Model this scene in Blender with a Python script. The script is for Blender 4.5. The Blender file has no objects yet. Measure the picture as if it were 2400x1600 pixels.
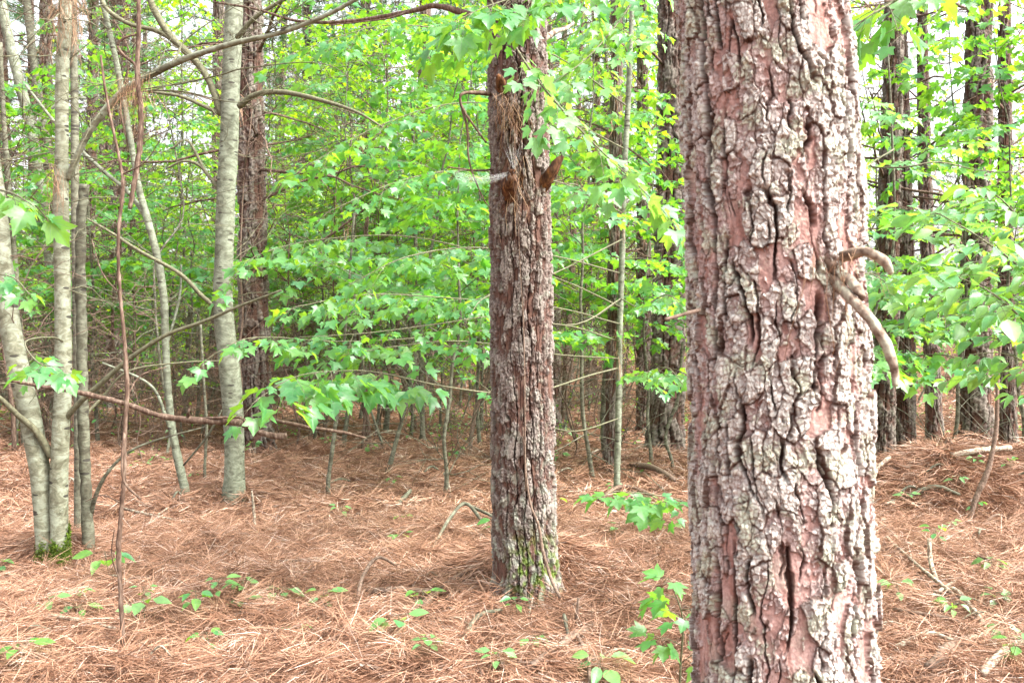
import bpy, math, random
import numpy as np
from mathutils import Vector
C = bpy.context.scene.collection
scene = bpy.context.scene
PI = math.pi
# ------------------------------------------------------------------ camera
EYE = 1.5; FPX = 2400 * 35 / 36.0
cam_d = bpy.data.cameras.new("camera"); cam = bpy.data.objects.new("camera", cam_d); C.objects.link(cam)
cam.location = (0, 0, EYE); cam.rotation_euler = (math.radians(90), 0, 0)
cam_d.lens = 35; cam_d.sensor_width = 36; cam_d.clip_start = 0.05; cam_d.clip_end = 1000
cam_d.dof.use_dof = True; cam_d.dof.focus_distance = 6.2; cam_d.dof.aperture_fstop = 11.0
scene.camera = cam
# ------------------------------------------------------------------ sky and sun (soft, overcast)
SUN_EL, SUN_AZ = 52, 112      # degrees; azimuth clockwise from +Y
w = bpy.data.worlds.new("World"); scene.world = w; w.use_nodes = True
nt = w.node_tree; nt.nodes.clear()
sky = nt.nodes.new("ShaderNodeTexSky"); sky.sky_type = 'NISHITA'; sky.sun_disc = False
sky.sun_elevation = math.radians(SUN_EL); sky.sun_rotation = math.radians(SUN_AZ)
sky.dust_density = 6; sky.air_density = 1.0; sky.ozone_density = 1.0
hs = nt.nodes.new("ShaderNodeHueSaturation"); hs.inputs['Saturation'].default_value = 0.22
bg = nt.nodes.new("ShaderNodeBackground"); bg.inputs['Strength'].default_value = 0.13
wo = nt.nodes.new("ShaderNodeOutputWorld")
nt.links.new(sky.outputs[0], hs.inputs['Color']); nt.links.new(hs.outputs[0], bg.inputs[0]); nt.links.new(bg.outputs[0], wo.inputs[0])
sd = bpy.data.lights.new("sun", 'SUN'); sd.energy = 1.2; sd.angle = math.radians(14); sd.color = (1, .97, .92)
so = bpy.data.objects.new("sun", sd); C.objects.link(so)
az = math.radians(SUN_AZ); el = math.radians(SUN_EL)
sv = Vector((math.sin(az) * math.cos(el), math.cos(az) * math.cos(el), math.sin(el)))
so.rotation_euler = (-sv).to_track_quat('-Z', 'Y').to_euler(); so.location = (0, 0, 30)
scene.view_settings.view_transform = 'Standard'; scene.view_settings.look = 'None'
scene.view_settings.gamma = 1; scene.view_settings.exposure = 2.6
cy = scene.cycles
cy.max_bounces = 7; cy.diffuse_bounces = 4; cy.glossy_bounces = 2; cy.transmission_bounces = 4; cy.transparent_max_bounces = 4
cy.use_denoising = True; cy.caustics_reflective = False; cy.caustics_refractive = False
cy.sample_clamp_indirect = 6
try: cy.denoising_prefilter = 'ACCURATE'
except Exception: pass

rng = np.random.default_rng(7); random.seed(7)
# ------------------------------------------------------------------ numpy noise
def _h(ix, iy, seed):
    h = (ix.astype(np.int64) * 374761393 + iy.astype(np.int64) * 668265263 + seed * 1442695041) & 0xffffffff
    h = ((h ^ (h >> 13)) * 1274126177) & 0xffffffff
    h = ((h ^ (h >> 15)) * 2246822519) & 0xffffffff
    return (h ^ (h >> 16)) & 0xffffffff
def hf(ix, iy, seed): return _h(ix, iy, seed) / 4294967296.0
def pn(x, y, seed=0, px=None):
    """gradient noise about -1..1, lattice wrapped at px in x"""
    x0 = np.floor(x); y0 = np.floor(y); fx = x - x0; fy = y - y0
    x0 = x0.astype(np.int64); y0 = y0.astype(np.int64); x1 = x0 + 1
    if px: x0 = x0 % px; x1 = x1 % px
    def g(ix, iy, dx, dy):
        a = hf(ix, iy, seed) * (2 * PI)
        return np.cos(a) * dx + np.sin(a) * dy
    u = fx * fx * fx * (fx * (fx * 6 - 15) + 10); v = fy * fy * fy * (fy * (fy * 6 - 15) + 10)
    a = g(x0, y0, fx, fy); b = g(x1, y0, fx - 1, fy); c = g(x0, y0 + 1, fx, fy - 1); d = g(x1, y0 + 1, fx - 1, fy - 1)
    return ((a + (b - a) * u) * (1 - v) + (c + (d - c) * u) * v) * 1.5
def vor(x, y, seed, px=None):
    x0 = np.floor(x).astype(np.int64); y0 = np.floor(y).astype(np.int64)
    f1 = np.full(x.shape, 9.0); f2 = f1.copy(); cid = np.zeros(x.shape)
    for i in (-1, 0, 1):
        for j in (-1, 0, 1):
            cx = x0 + i; cyy = y0 + j; wx = cx % px if px else cx
            d = np.hypot(cx + .1 + .8 * hf(wx, cyy, seed) - x, cyy + .1 + .8 * hf(wx, cyy, seed + 17) - y)
            c = hf(wx, cyy, seed + 31)
            m = d < f1
            f2 = np.where(m, f1, np.minimum(f2, d)); cid = np.where(m, c, cid); f1 = np.where(m, d, f1)
    return f1, f2, cid
def ss(a, b, x):
    t = np.clip((x - a) / (b - a), 0, 1); return t * t * (3 - 2 * t)
# ------------------------------------------------------------------ ground height
MOUNDS = [(3.75, 8.7, .42, .95, .5), (5.0, 8.9, .44, 1.1, .5), (2.6, 8.9, .16, .8, .6), (0.13, 5.70, .15, .50, .45),
          (-3.0, 6.5, .12, .5, .45), (-2.75, 9.4, .10, .7, .5), (1.45, 11.5, .10, 1.2, .8), (.9, 5.2, .05, .5, .4),
          (-2.6, 4.7, .08, .5, .4), (-1.2, 4.6, .03, .6, .3)]
def gh(x, y):
    x = np.asarray(x, float); y = np.asarray(y, float)
    z = .10 * pn(x / 6 + 3.3, y / 6 + 1.7, 5) + .05 * pn(x / 1.3, y / 1.3, 6) + .03 * pn(x / .45, y / .45, 8)
    z = z * ss(1.0, 5.0, y + 1.5)
    for mx, my, mh, sx, sy in MOUNDS:
        z = z + mh * np.exp(-((x - mx) / sx) ** 2 - ((y - my) / sy) ** 2)
    return z
def W(px, py, Y): return Vector(((px - 1200) / FPX * Y, Y, EYE - (py - 800) / FPX * Y))
def G(px, py):
    t = np.linspace(2.5, 60, 6000); X = (px - 1200) / FPX * t; Z = EYE - (py - 800) / FPX * t
    k = np.argmax(Z < gh(X, t)); 
    if not (Z < gh(X, t)).any(): k = -1
    return Vector((X[k], t[k], float(gh(X[k], t[k]))))
def GX(px, Y):
    x = (px - 1200) / FPX * Y; return Vector((x, Y, float(gh(x, Y))))
# ------------------------------------------------------------------ materials
def mat(name):
    m = bpy.data.materials.new(name); m.use_nodes = True; n = m.node_tree; n.nodes.clear()
    o = n.nodes.new("ShaderNodeOutputMaterial"); return m, n, o
def node(n, t, **k):
    x = n.nodes.new(t)
    for a, b in k.items(): setattr(x, a, b)
    return x
def ramp(n, fac, stops):
    r = n.nodes.new("ShaderNodeValToRGB"); e = r.color_ramp.elements
    while len(e) < len(stops): e.new(.5)
    for q, (p, c) in zip(e, stops): q.position = p; q.color = (*c, 1)
    n.links.new(fac, r.inputs[0]); return r.outputs[0]
def mixc(n, f, a, b, mode='MIX'):
    m = n.nodes.new("ShaderNodeMixRGB"); m.blend_type = mode
    for s, v in zip(m.inputs, (f, a, b)):
        if hasattr(v, 'links'): n.links.new(v, s)
        else: s.default_value = v if not isinstance(v, tuple) else (*v, 1)
    return m.outputs[0]
def noise(n, scale, detail=4, vec=None, rough=.6, dist=0):
    t = n.nodes.new("ShaderNodeTexNoise"); t.inputs['Scale'].default_value = scale; t.inputs['Detail'].default_value = detail
    t.inputs['Roughness'].default_value = rough; t.inputs['Distortion'].default_value = dist
    if vec is not None: n.links.new(vec, t.inputs['Vector'])
    return t.outputs['Fac']
def objco(n, sc=(1, 1, 1)):
    t = n.nodes.new("ShaderNodeTexCoord"); m = n.nodes.new("ShaderNodeMapping"); m.inputs['Scale'].default_value = sc
    n.links.new(t.outputs['Object'], m.inputs['Vector']); return m.outputs[0]
def principled(n, o, col, rough, bump=None, bs=.3, bd=.01, spec=.3):
    p = n.nodes.new("ShaderNodeBsdfPrincipled"); p.inputs['Roughness'].default_value = rough
    p.inputs['Specular IOR Level'].default_value = spec
    if hasattr(col, 'links'): n.links.new(col, p.inputs['Base Color'])
    else: p.inputs['Base Color'].default_value = (*col, 1)
    if bump is not None:
        b = n.nodes.new("ShaderNodeBump"); b.inputs['Strength'].default_value = bs; b.inputs['Distance'].default_value = bd
        n.links.new(bump, b.inputs['Height']); n.links.new(b.outputs[0], p.inputs['Normal'])
    if o: n.links.new(p.outputs[0], o.inputs[0])
    return p
def attr(n, name, out='Color'):
    a = n.nodes.new("ShaderNodeAttribute"); a.attribute_name = name; return a.outputs[out]
def bark_mat(name, tint=(1, 1, 1), bscale=120):
    m, n, o = mat(name); v = objco(n)
    c = mixc(n, 1.0, attr(n, 'col'), tint, 'MULTIPLY')
    g = noise(n, 70, 5, objco(n, (1, 1, .6)))
    c = mixc(n, .55, c, ramp(n, g, [(.3, (.55, .5, .48)), (.7, (1.25, 1.25, 1.22))]), 'MULTIPLY')
    principled(n, o, c, .9, noise(n, bscale, 6, v), .5, .004, .15); return m
M_FORE = bark_mat('fore_bark'); M_PINE = bark_mat('pine_bark'); M_PINEB = bark_mat('pine_bark_far', (.92, .97, .95), 40)
def smooth_bark(name, a, b, c, dark=(.05, .045, .035)):
    m, n, o = mat(name)
    band = noise(n, 1, 6, objco(n, (9, 9, 17)), .65, 1.2); blot = noise(n, 9, 6, objco(n, (1, 1, 1.6)), .7); fine = noise(n, 60, 5, objco(n, (1, 1, 1.5)))
    col = ramp(n, band, [(.36, a), (.5, b), (.62, c)])
    col = mixc(n, ramp(n, blot, [(.54, (0, 0, 0)), (.60, (.6, .6, .6))]), col, c)
    col = mixc(n, ramp(n, noise(n, 2.2, 3, objco(n)), [(.5, (0, 0, 0)), (.75, (.55, .55, .55))]), col, dark)
    col = mixc(n, .5, col, ramp(n, fine, [(.3, (.6, .6, .6)), (.7, (1.2, 1.2, 1.2))]), 'MULTIPLY')
    vo = n.nodes.new("ShaderNodeTexVoronoi"); vo.inputs['Scale'].default_value = 1.0; n.links.new(objco(n, (9, 9, 30)), vo.inputs['Vector'])
    vc = n.nodes.new("ShaderNodeSeparateColor"); n.links.new(vo.outputs['Color'], vc.inputs[0])
    gt = n.nodes.new("ShaderNodeMath"); gt.operation = 'GREATER_THAN'; gt.inputs[1].default_value = .80; n.links.new(vc.outputs[0], gt.inputs[0])
    lt = n.nodes.new("ShaderNodeMath"); lt.operation = 'LESS_THAN'; lt.inputs[1].default_value = .30; n.links.new(vo.outputs['Distance'], lt.inputs[0])
    mu = n.nodes.new("ShaderNodeMath"); mu.operation = 'MULTIPLY'; n.links.new(gt.outputs[0], mu.inputs[0]); n.links.new(lt.outputs[0], mu.inputs[1])
    col = mixc(n, mu.outputs[0], col, dark)
    principled(n, o, col, .8, band, .35, .006, .2); return m
M_MAPLE = smooth_bark('maple_bark', (.10, .095, .06), (.19, .19, .13), (.29, .315, .235))
M_BEECH = smooth_bark('grey_bark', (.09, .09, .062), (.16, .17, .12), (.24, .265, .195))
M_SAP = smooth_bark('sapling_bark', (.06, .053, .036), (.11, .105, .072), (.19, .195, .14))
def simple(name, stops, sc=30, rough=.85, st=(1, 1, 1), bs=.3):
    m, n, o = mat(name); f = noise(n, sc, 5, objco(n, st)); principled(n, o, ramp(n, f, stops), rough, f, bs, .004, .15); return m
M_RED = simple('red_twig', [(.3, (.045, .028, .02)), (.5, (.11, .07, .05)), (.68, (.22, .165, .125))], 60, st=(1, 1, .3))
M_DEAD = simple('dead_wood', [(.3, (.07, .045, .032)), (.6, (.20, .14, .105)), (.8, (.33, .28, .23))], 60)
M_LIVE = simple('live_twig', [(.3, (.07, .065, .04)), (.6, (.15, .145, .09)), (.8, (.26, .26, .18))], 50)
M_LICH = simple('lichen_branch', [(.36, (.08, .05, .035)), (.5, (.24, .185, .14)), (.64, (.36, .37, .28))], 45)
M_MOSS = simple('moss', [(.3, (.03, .055, .006)), (.7, (.11, .17, .018))], 40)
M_ROT = simple('broken_wood', [(.35, (.025, .012, .008)), (.55, (.10, .045, .022)), (.78, (.34, .15, .05))], 60, st=(1, 1, .3))
def leafmat(name, ga, gb, ta, tb, tr=.5, spots=True, rough=.42, veins=False):
    m, n, o = mat(name); t = attr(n, 'tint', 'Fac')
    c1 = ramp(n, t, [(0, ga), (1, gb)]); c2 = ramp(n, t, [(0, ta), (1, tb)])
    if spots:
        s = ramp(n, noise(n, 38, 4, objco(n)), [(.68, (0, 0, 0)), (.74, (.8, .8, .8))])
        c1 = mixc(n, s, c1, (.22, .13, .04)); c2 = mixc(n, s, c2, (.20, .12, .02))
    if veins:
        def mth(op, a, b=0.):
            q_ = n.nodes.new('ShaderNodeMath'); q_.operation = op
            for s_, v_ in zip(q_.inputs, (a, b)):
                if hasattr(v_, 'links'): n.links.new(v_, s_)
                else: s_.default_value = v_
            return q_.outputs[0]
        ax = mth('ABSOLUTE', attr(n, 'lx', 'Fac')); ay = attr(n, 'ly', 'Fac'); dd = mth('MULTIPLY', ax, 1.0)
        for ph in (40, 72): dd = mth('MINIMUM', dd, mth('ABSOLUTE', mth('SUBTRACT', mth('MULTIPLY', ax, math.cos(math.radians(ph))), mth('MULTIPLY', ay, math.sin(math.radians(ph))))))
        sec = mth('ABSOLUTE', mth('SUBTRACT', mth('FRACT', mth('MULTIPLY', mth('SUBTRACT', ay, mth('MULTIPLY', ax, .7)), 7.0)), .5))
        v1 = mth('LESS_THAN', dd, .014); v2 = mth('MULTIPLY', mth('LESS_THAN', sec, .06), .45); vv_ = mth('MAXIMUM', v1, v2)
        c1 = mixc(n, mth('MULTIPLY', vv_, .55), c1, (.22, .38, .16)); c2 = mixc(n, mth('MULTIPLY', vv_, .5), c2, (.10, .24, .03))
        mot = ramp(n, noise(n, 22, 4, objco(n)), [(.35, (.72, .74, .72)), (.65, (1.15, 1.12, 1.05))]); c1 = mixc(n, .8, c1, mot, 'MULTIPLY'); c2 = mixc(n, .8, c2, mot, 'MULTIPLY')
    p = principled(n, None, c1, rough, None, spec=.75)
    tl = n.nodes.new("ShaderNodeBsdfTranslucent"); n.links.new(c2, tl.inputs[0])
    mx = n.nodes.new("ShaderNodeMixShader"); mx.inputs[0].default_value = tr
    n.links.new(p.outputs[0], mx.inputs[1]); n.links.new(tl.outputs[0], mx.inputs[2]); n.links.new(mx.outputs[0], o.inputs[0]); return m
M_LEAF = leafmat('leaf', (.028, .18, .075), (.11, .28, .03), (.20, .50, .02), (.58, .78, .01), .55, False)
M_LEAFN = leafmat('leaf_near', (.04, .21, .07), (.10, .28, .05), (.16, .47, .035), (.44, .72, .025), .52, True, veins=True)
M_LEAFP = leafmat('leaf_pale', (.09, .29, .12), (.16, .35, .10), (.20, .50, .09), (.46, .70, .045), .48, True, veins=True)
def needlemat(name, stops):
    m, n, o = mat(name); t = attr(n, 'tint', 'Fac'); principled(n, o, ramp(n, t, stops), .6, spec=.35); return m
M_NEED = needlemat('needle', [(0, (.03, .014, .008)), (.25, (.115, .055, .031)), (.6, (.295, .150, .088)), (.88, (.43, .265, .175)), (1, (.56, .44, .36))])
M_HANG = needlemat('needle_hanging', [(0, (.09, .045, .025)), (.5, (.24, .125, .065)), (1, (.38, .24, .14))])
M_PGRN = leafmat('pine_needle_green', (.03, .09, .03), (.06, .15, .04), (.06, .16, .03), (.12, .24, .04), .3, False)
m, n, o = mat('ground'); f = noise(n, 9, 6); f2 = noise(n, 160, 4)
g1 = ramp(n, f, [(.3, (.07, .032, .018)), (.55, (.15, .072, .042)), (.75, (.22, .115, .07))])
g1 = mixc(n, .7, g1, ramp(n, f2, [(.3, (.35, .33, .32)), (.7, (1.2, 1.2, 1.2))]), 'MULTIPLY')
principled(n, o, g1, .95, f2, .8, .02, .1); M_GROUND = m
M_DRY = leafmat('dry_leaf', (.12, .065, .04), (.58, .50, .42), (.2, .12, .06), (.4, .3, .2), .2, False, .7)
m, n, o = mat('web'); tr = n.nodes.new("ShaderNodeBsdfTransparent"); df = n.nodes.new("ShaderNodeBsdfDiffuse"); df.inputs[0].default_value = (.8, .8, .8, 1)
mx = n.nodes.new("ShaderNodeMixShader"); mx.inputs[0].default_value = .16
n.links.new(tr.outputs[0], mx.inputs[1]); n.links.new(df.outputs[0], mx.inputs[2]); n.links.new(mx.outputs[0], o.inputs[0]); M_WEB = m
# ------------------------------------------------------------------ mesh building
def mesh(name, verts, faces, mat_, attrs=None, smooth=True):
    me = bpy.data.meshes.new(name); verts = np.asarray(verts, np.float32)
    me.vertices.add(len(verts)); me.vertices.foreach_set('co', verts.ravel())
    faces = [np.asarray(f, np.int32) for f in faces if len(f)]
    lv = np.concatenate([f.ravel() for f in faces]); lt = np.concatenate([np.full(len(f), f.shape[1], np.int32) for f in faces])
    me.loops.add(len(lv)); me.loops.foreach_set('vertex_index', lv)
    ls = np.concatenate([[0], np.cumsum(lt)[:-1]]).astype(np.int32)
    me.polygons.add(len(lt)); me.polygons.foreach_set('loop_start', ls)
    try: me.polygons.foreach_set('loop_total', lt)
    except Exception: pass
    if smooth: me.polygons.foreach_set('use_smooth', np.ones(len(lt), bool))
    for k, (ty, a) in (attrs or {}).items():
        at = me.attributes.new(k, ty, 'POINT')
        at.data.foreach_set('value' if ty == 'FLOAT' else 'color', np.asarray(a, np.float32).ravel())
    me.update(calc_edges=True); me.materials.append(mat_); return me
def link(name, me, parent=None, loc=None):
    ob = bpy.data.objects.new(name, me); C.objects.link(ob)
    if parent is not None: ob.parent = parent
    if loc is not None: ob.location = loc
    return ob
def tag(o, label=None, cat=None, group=None, kind=None):
    for k, v in (('label', label), ('category', cat), ('group', group), ('kind', kind)):
        if v: o[k] = v
    return o
def thing(name, label, cat, loc=(0, 0, 0), group=None):
    o = bpy.data.objects.new(name, None); o.empty_display_size = .1; C.objects.link(o); o.location = loc
    return tag(o, label, cat, group)
def dup(root, loc, rz=0, sc=1, tilt=(0, 0), label=None, group=None, name=None):
    r = root.copy(); C.objects.link(r); r.location = loc
    r.rotation_euler = (tilt[0], tilt[1], rz); r.scale = (sc, sc, sc) if not isinstance(sc, tuple) else sc
    if name: r.name = name
    if label: r['label'] = label
    if group: r['group'] = group
    for ch in list(root.children):
        c = ch.copy(); C.objects.link(c); c.parent = r
        for g in ch.children:
            d = g.copy(); C.objects.link(d); d.parent = c
    return r
def smoothpath(P, k=6):
    """Catmull-Rom through rows of P (any columns)"""
    P = np.asarray(P, float)
    if len(P) < 3: 
        t = np.linspace(0, 1, k + 1)[:, None]; return P[0] * (1 - t) + P[-1] * t
    Q = np.vstack([2 * P[0] - P[1], P, 2 * P[-1] - P[-2]]); out = []
    for i in range(len(P) - 1):
        a, b, c, d = Q[i:i + 4]
        for t in np.arange(k) / k:
            out.append(.5 * ((2 * b) + (-a + c) * t + (2 * a - 5 * b + 4 * c - d) * t * t + (-a + 3 * b - 3 * c + d) * t ** 3))
    out.append(P[-1]); return np.array(out)
class TB:
    def __init__(s): s.v = []; s.q = []; s.t = []; s.n = 0
    def tube(s, P, R, sides=6, rough=0, seed=0):
        P = np.asarray(P, float); R = np.broadcast_to(np.asarray(R, float), (len(P),))
        T = np.gradient(P, axis=0); T /= np.linalg.norm(T, axis=1)[:, None] + 1e-9
        up = np.array([0, 0, 1.]) if abs(T[:, 2]).mean() < .7 else np.array([1., 0, 0])
        A = np.cross(T, up); A /= np.linalg.norm(A, axis=1)[:, None] + 1e-9; B = np.cross(T, A)
        th = np.arange(sides) * 2 * PI / sides
        rr = R[:, None] * np.ones(sides)
        if rough:
            ln = np.concatenate([[0], np.cumsum(np.linalg.norm(np.diff(P, axis=0), axis=1))])
            rr = rr * (1 + rough * pn(th[None] * sides / (2 * PI) / 2 + 0 * rr, ln[:, None] / (R.mean() * 2.2) + 0 * rr, seed, max(1, sides // 2)))
        V = P[:, None] + rr[..., None] * (np.cos(th)[None, :, None] * A[:, None] + np.sin(th)[None, :, None] * B[:, None])
        n = len(P); i = np.arange(n - 1)[:, None] * sides; j = np.arange(sides)[None]; k = (j + 1) % sides
        q = np.stack([i + j, i + k, i + sides + k, i + sides + j], -1).reshape(-1, 4) + s.n
        s.v.append(V.reshape(-1, 3)); s.q.append(q)
        c0 = s.n + n * sides
        s.v.append(P[[0, -1]]); jj = np.arange(sides); kk = (jj + 1) % sides
        s.t.append(np.stack([np.full(sides, c0), s.n + kk, s.n + jj], -1))
        e = s.n + (n - 1) * sides; s.t.append(np.stack([np.full(sides, c0 + 1), e + jj, e + kk], -1))
        s.n = c0 + 2
    def mesh(s, name, m, off=(0, 0, 0)):
        return mesh(name, np.concatenate(s.v) - np.asarray(off), [np.concatenate(s.q), np.concatenate(s.t)], m)
# leaf templates: verts (x,y,z), triangle fan
def tmpl(right, cen, fold=.22, droop=.25):
    L = [(-x, y) for x, y in right[::-1] if x > 1e-6]
    pts = [right[0]] + right[1:] + L; pts = [p for p in pts]
    V = np.array([(*cen, 0)] + [(x, y, 0) for x, y in pts], float)
    V[:, 2] = fold * np.abs(V[:, 0]) - droop * V[:, 1] ** 2
    k = len(pts); Fc = np.array([(0, 1 + i, 1 + (i + 1) % k) for i in range(k)]); return V, Fc
LEAF = {
 'maple': tmpl([(0, 0), (.16, -.07), (.30, -.04), (.47, .06), (.40, .16), (.44, .26), (.60, .50), (.69, .62), (.50, .60), (.38, .58), (.25, .50), (.30, .68), (.24, .74), (.12, .88), (0, 1.05)], (0, .3)),
 'lobed': tmpl([(0, 0), (.30, .0), (.58, .52), (.25, .48), (.22, .72), (0, 1)], (0, .35)),
 'oval': tmpl([(0, 0), (.17, .15), (.29, .38), (.27, .62), (.14, .85), (0, 1.02)], (0, .5), .3, .22),
 'small': tmpl([(0, 0), (.3, .35), (.2, .7), (0, 1)], (0, .4)),
}
def norm(a): return a / (np.linalg.norm(a, axis=-1, keepdims=True) + 1e-9)
def leaves(name, pos, d, n_, size, tint, kind, m, off=(0, 0, 0)):
    V, Fc = LEAF[kind]; pos = np.asarray(pos); d = norm(np.asarray(d)); n_ = np.asarray(n_)
    s = norm(np.cross(d, n_)); n_ = np.cross(s, d); size = np.asarray(size)[:, None, None]
    N = len(pos)
    fold = rng.uniform(.3, 1.8, N)[:, None, None]; wid = rng.uniform(.75, 1.15, N)[:, None, None]
    vv = pos[:, None] + size * (V[None, :, :1] * s[:, None] * wid + V[None, :, 1:2] * d[:, None] + V[None, :, 2:] * n_[:, None] * fold)
    ff = Fc[None] + (np.arange(N) * len(V))[:, None, None]
    return mesh(name, (vv.reshape(-1, 3) - np.asarray(off)), [ff.reshape(-1, 3)], m, {'tint': ('FLOAT', np.repeat(tint, len(V))), **({'lx': ('FLOAT', np.tile(V[:, 0], N)), 'ly': ('FLOAT', np.tile(V[:, 1], N))} if kind in ('maple', 'oval') else {})}, False)
def needles(name, pos, d, L, wd, tint, m, off=(0, 0, 0), bend=.12, down=0):
    """curved ribbons: 3 stations"""
    N = len(pos); d = norm(d); r = norm(np.cross(d, rng.normal(size=(N, 3)))); b = np.cross(d, r)
    L = L[:, None]; c = rng.normal(size=(N, 1)) * bend * L
    p0 = pos; p1 = pos + d * L * .5 + b * c + np.array([0, 0, -down]) * L * .1; p2 = pos + d * L + np.array([0, 0, -down]) * L * .45
    wd = wd[:, None]
    V = np.stack([p0 - r * wd, p0 + r * wd, p1 - r * wd, p1 + r * wd, p2 - r * wd * .4, p2 + r * wd * .4], 1)
    ff = np.array([[0, 1, 3, 2], [2, 3, 5, 4]])[None] + (np.arange(N) * 6)[:, None, None]
    return mesh(name, V.reshape(-1, 3) - np.asarray(off), [ff.reshape(-1, 4)], m, {'tint': ('FLOAT', np.repeat(tint, 6))}, False)
# ------------------------------------------------------------------ ground sheet
def spaced(lo, hi, a, b, s, g=1.12):
    core = list(np.arange(a, b, s)); x = core[-1]; st = s
    up = []
    while x < hi: st *= g; x += st; up.append(x)
    x = a; st = s; dn = []
    while x > lo: st *= g; x -= st; dn.append(x)
    return np.array(dn[::-1] + core + up)
xs = spaced(-400, 400, -6, 7, .045); ys = spaced(-300, 500, 3.6, 14, .045)
X, Y = np.meshgrid(xs, ys); Zg = gh(X, Y)
nx, ny = len(xs), len(ys); i = np.arange(ny - 1)[:, None] * nx; j = np.arange(nx - 1)[None]
q = np.stack([i + j, i + j + 1, i + nx + j + 1, i + nx + j], -1).reshape(-1, 4)
tag(link('ground', mesh('ground', np.stack([X, Y, Zg], -1).reshape(-1, 3), [q], M_GROUND)), kind='structure', label='forest floor covered in fallen pine needles')
# ------------------------------------------------------------------ needle litter
def litter(N, y0, y1, wid, side=1.15):
    Yv = np.sqrt(rng.uniform(y0 ** 2, y1 ** 2, N)); Xv = rng.uniform(-.53, .53, N) * Yv * side
    den = pn(Xv / .5, Yv / .5, 41) + .5 * pn(Xv / .17, Yv / .17, 42)
    keep = rng.uniform(-.95, .75, N) < den; Xv = Xv[keep]; Yv = Yv[keep]; den = den[keep]; N = len(Xv)
    a = pn(Xv / .6, Yv / .6, 43) * 5 + rng.normal(size=N) * .75
    e = .02
    gx = (gh(Xv + e, Yv) - gh(Xv - e, Yv)) / (2 * e); gy = (gh(Xv, Yv + e) - gh(Xv, Yv - e)) / (2 * e)
    d = np.stack([np.cos(a), np.sin(a), gx * np.cos(a) + gy * np.sin(a) + rng.normal(size=N) * .16], -1)
    z = gh(Xv, Yv) + np.abs(rng.normal(size=N)) * .018 + .012 + .02 * np.clip(den, 0, 1)
    pos = np.stack([Xv, Yv, z], -1); L = rng.uniform(.08, .19, N)
    t = np.clip(.55 + .24 * rng.normal(size=N) + .12 * den + .14 * pn(Xv / 1.1, Yv / 1.1, 47), 0, 1)
    return pos - norm(d) * L[:, None] * .5, d, L, wid * rng.uniform(.7, 1.3, N) * .5, t
def clumps(K, y0, y1, n=60, wid=.003):
    P = []; D = []; L = []; T = []
    for _ in range(K):
        yy = math.sqrt(rng.uniform(y0 ** 2, y1 ** 2)); xx = rng.uniform(-.55, .55) * yy; z = float(gh(xx, yy)) + rng.uniform(.02, .12)
        a0 = rng.uniform(0, 2 * PI); sp = rng.uniform(.4, 3.1); a = a0 + rng.uniform(-sp, sp, n)
        P.append(np.stack([xx + rng.normal(size=n) * .02, yy + rng.normal(size=n) * .02, z + rng.normal(size=n) * .01], -1))
        D.append(np.stack([np.cos(a), np.sin(a), rng.normal(size=n) * .38 - .12], -1)); L.append(rng.uniform(.12, .22, n)); T.append(np.clip(.58 + .2 * rng.normal(size=n) + rng.normal() * .1, 0, 1))
    P = np.concatenate(P); return P, np.concatenate(D), np.concatenate(L), np.full(len(P), wid * .5), np.concatenate(T)
def skirt(c, r0, r1, n, hgt, wid=.003):
    a = rng.uniform(0, 2 * PI, n); r = rng.uniform(r0, r1, n) ; k = (r - r0) / max(r1 - r0, .01)
    x = c[0] + r * np.cos(a); y = c[1] + r * np.sin(a)
    P = np.stack([x, y, gh(x, y) + hgt * (1 - k) ** 1.5 + .02], -1); a2 = a + rng.normal(size=n) * .6
    return P, np.stack([np.cos(a2), np.sin(a2), -hgt / (r1 - r0) * .9 + rng.normal(size=n) * .22], -1), rng.uniform(.1, .2, n), np.full(n, wid * .5), np.clip(.55 + .22 * rng.normal(size=n), 0, 1)
sets = [litter(400000, 4.1, 8.0, .0023), litter(230000, 8, 13, .0034), litter(90000, 13, 24, .008), litter(30000, 24, 46, .018), clumps(2600, 4.2, 8, 60, .0022), clumps(1700, 8, 14, 40, .0045),
        skirt((0.12, 5.8), .14, .85, 9000, .16), skirt((-3.02, 6.5), .08, .6, 4500, .14), skirt((-2.7, 9.3), .1, .6, 2200, .12), skirt((-2.25, 10), .1, .5, 900, .12), skirt((3.7, 8.6), .0, 1.0, 9000, .06), skirt((5, 9), .0, 1.2, 8000, .06), skirt((1.75, 12.5), .2, .9, 1500, .12)]
A = [np.concatenate([s[k] for s in sets]) for k in range(5)]
tag(link('needle_litter', needles('needle_litter', *A, M_NEED)), kind='stuff', label='thick layer of fallen rusty brown pine needles')
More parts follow.
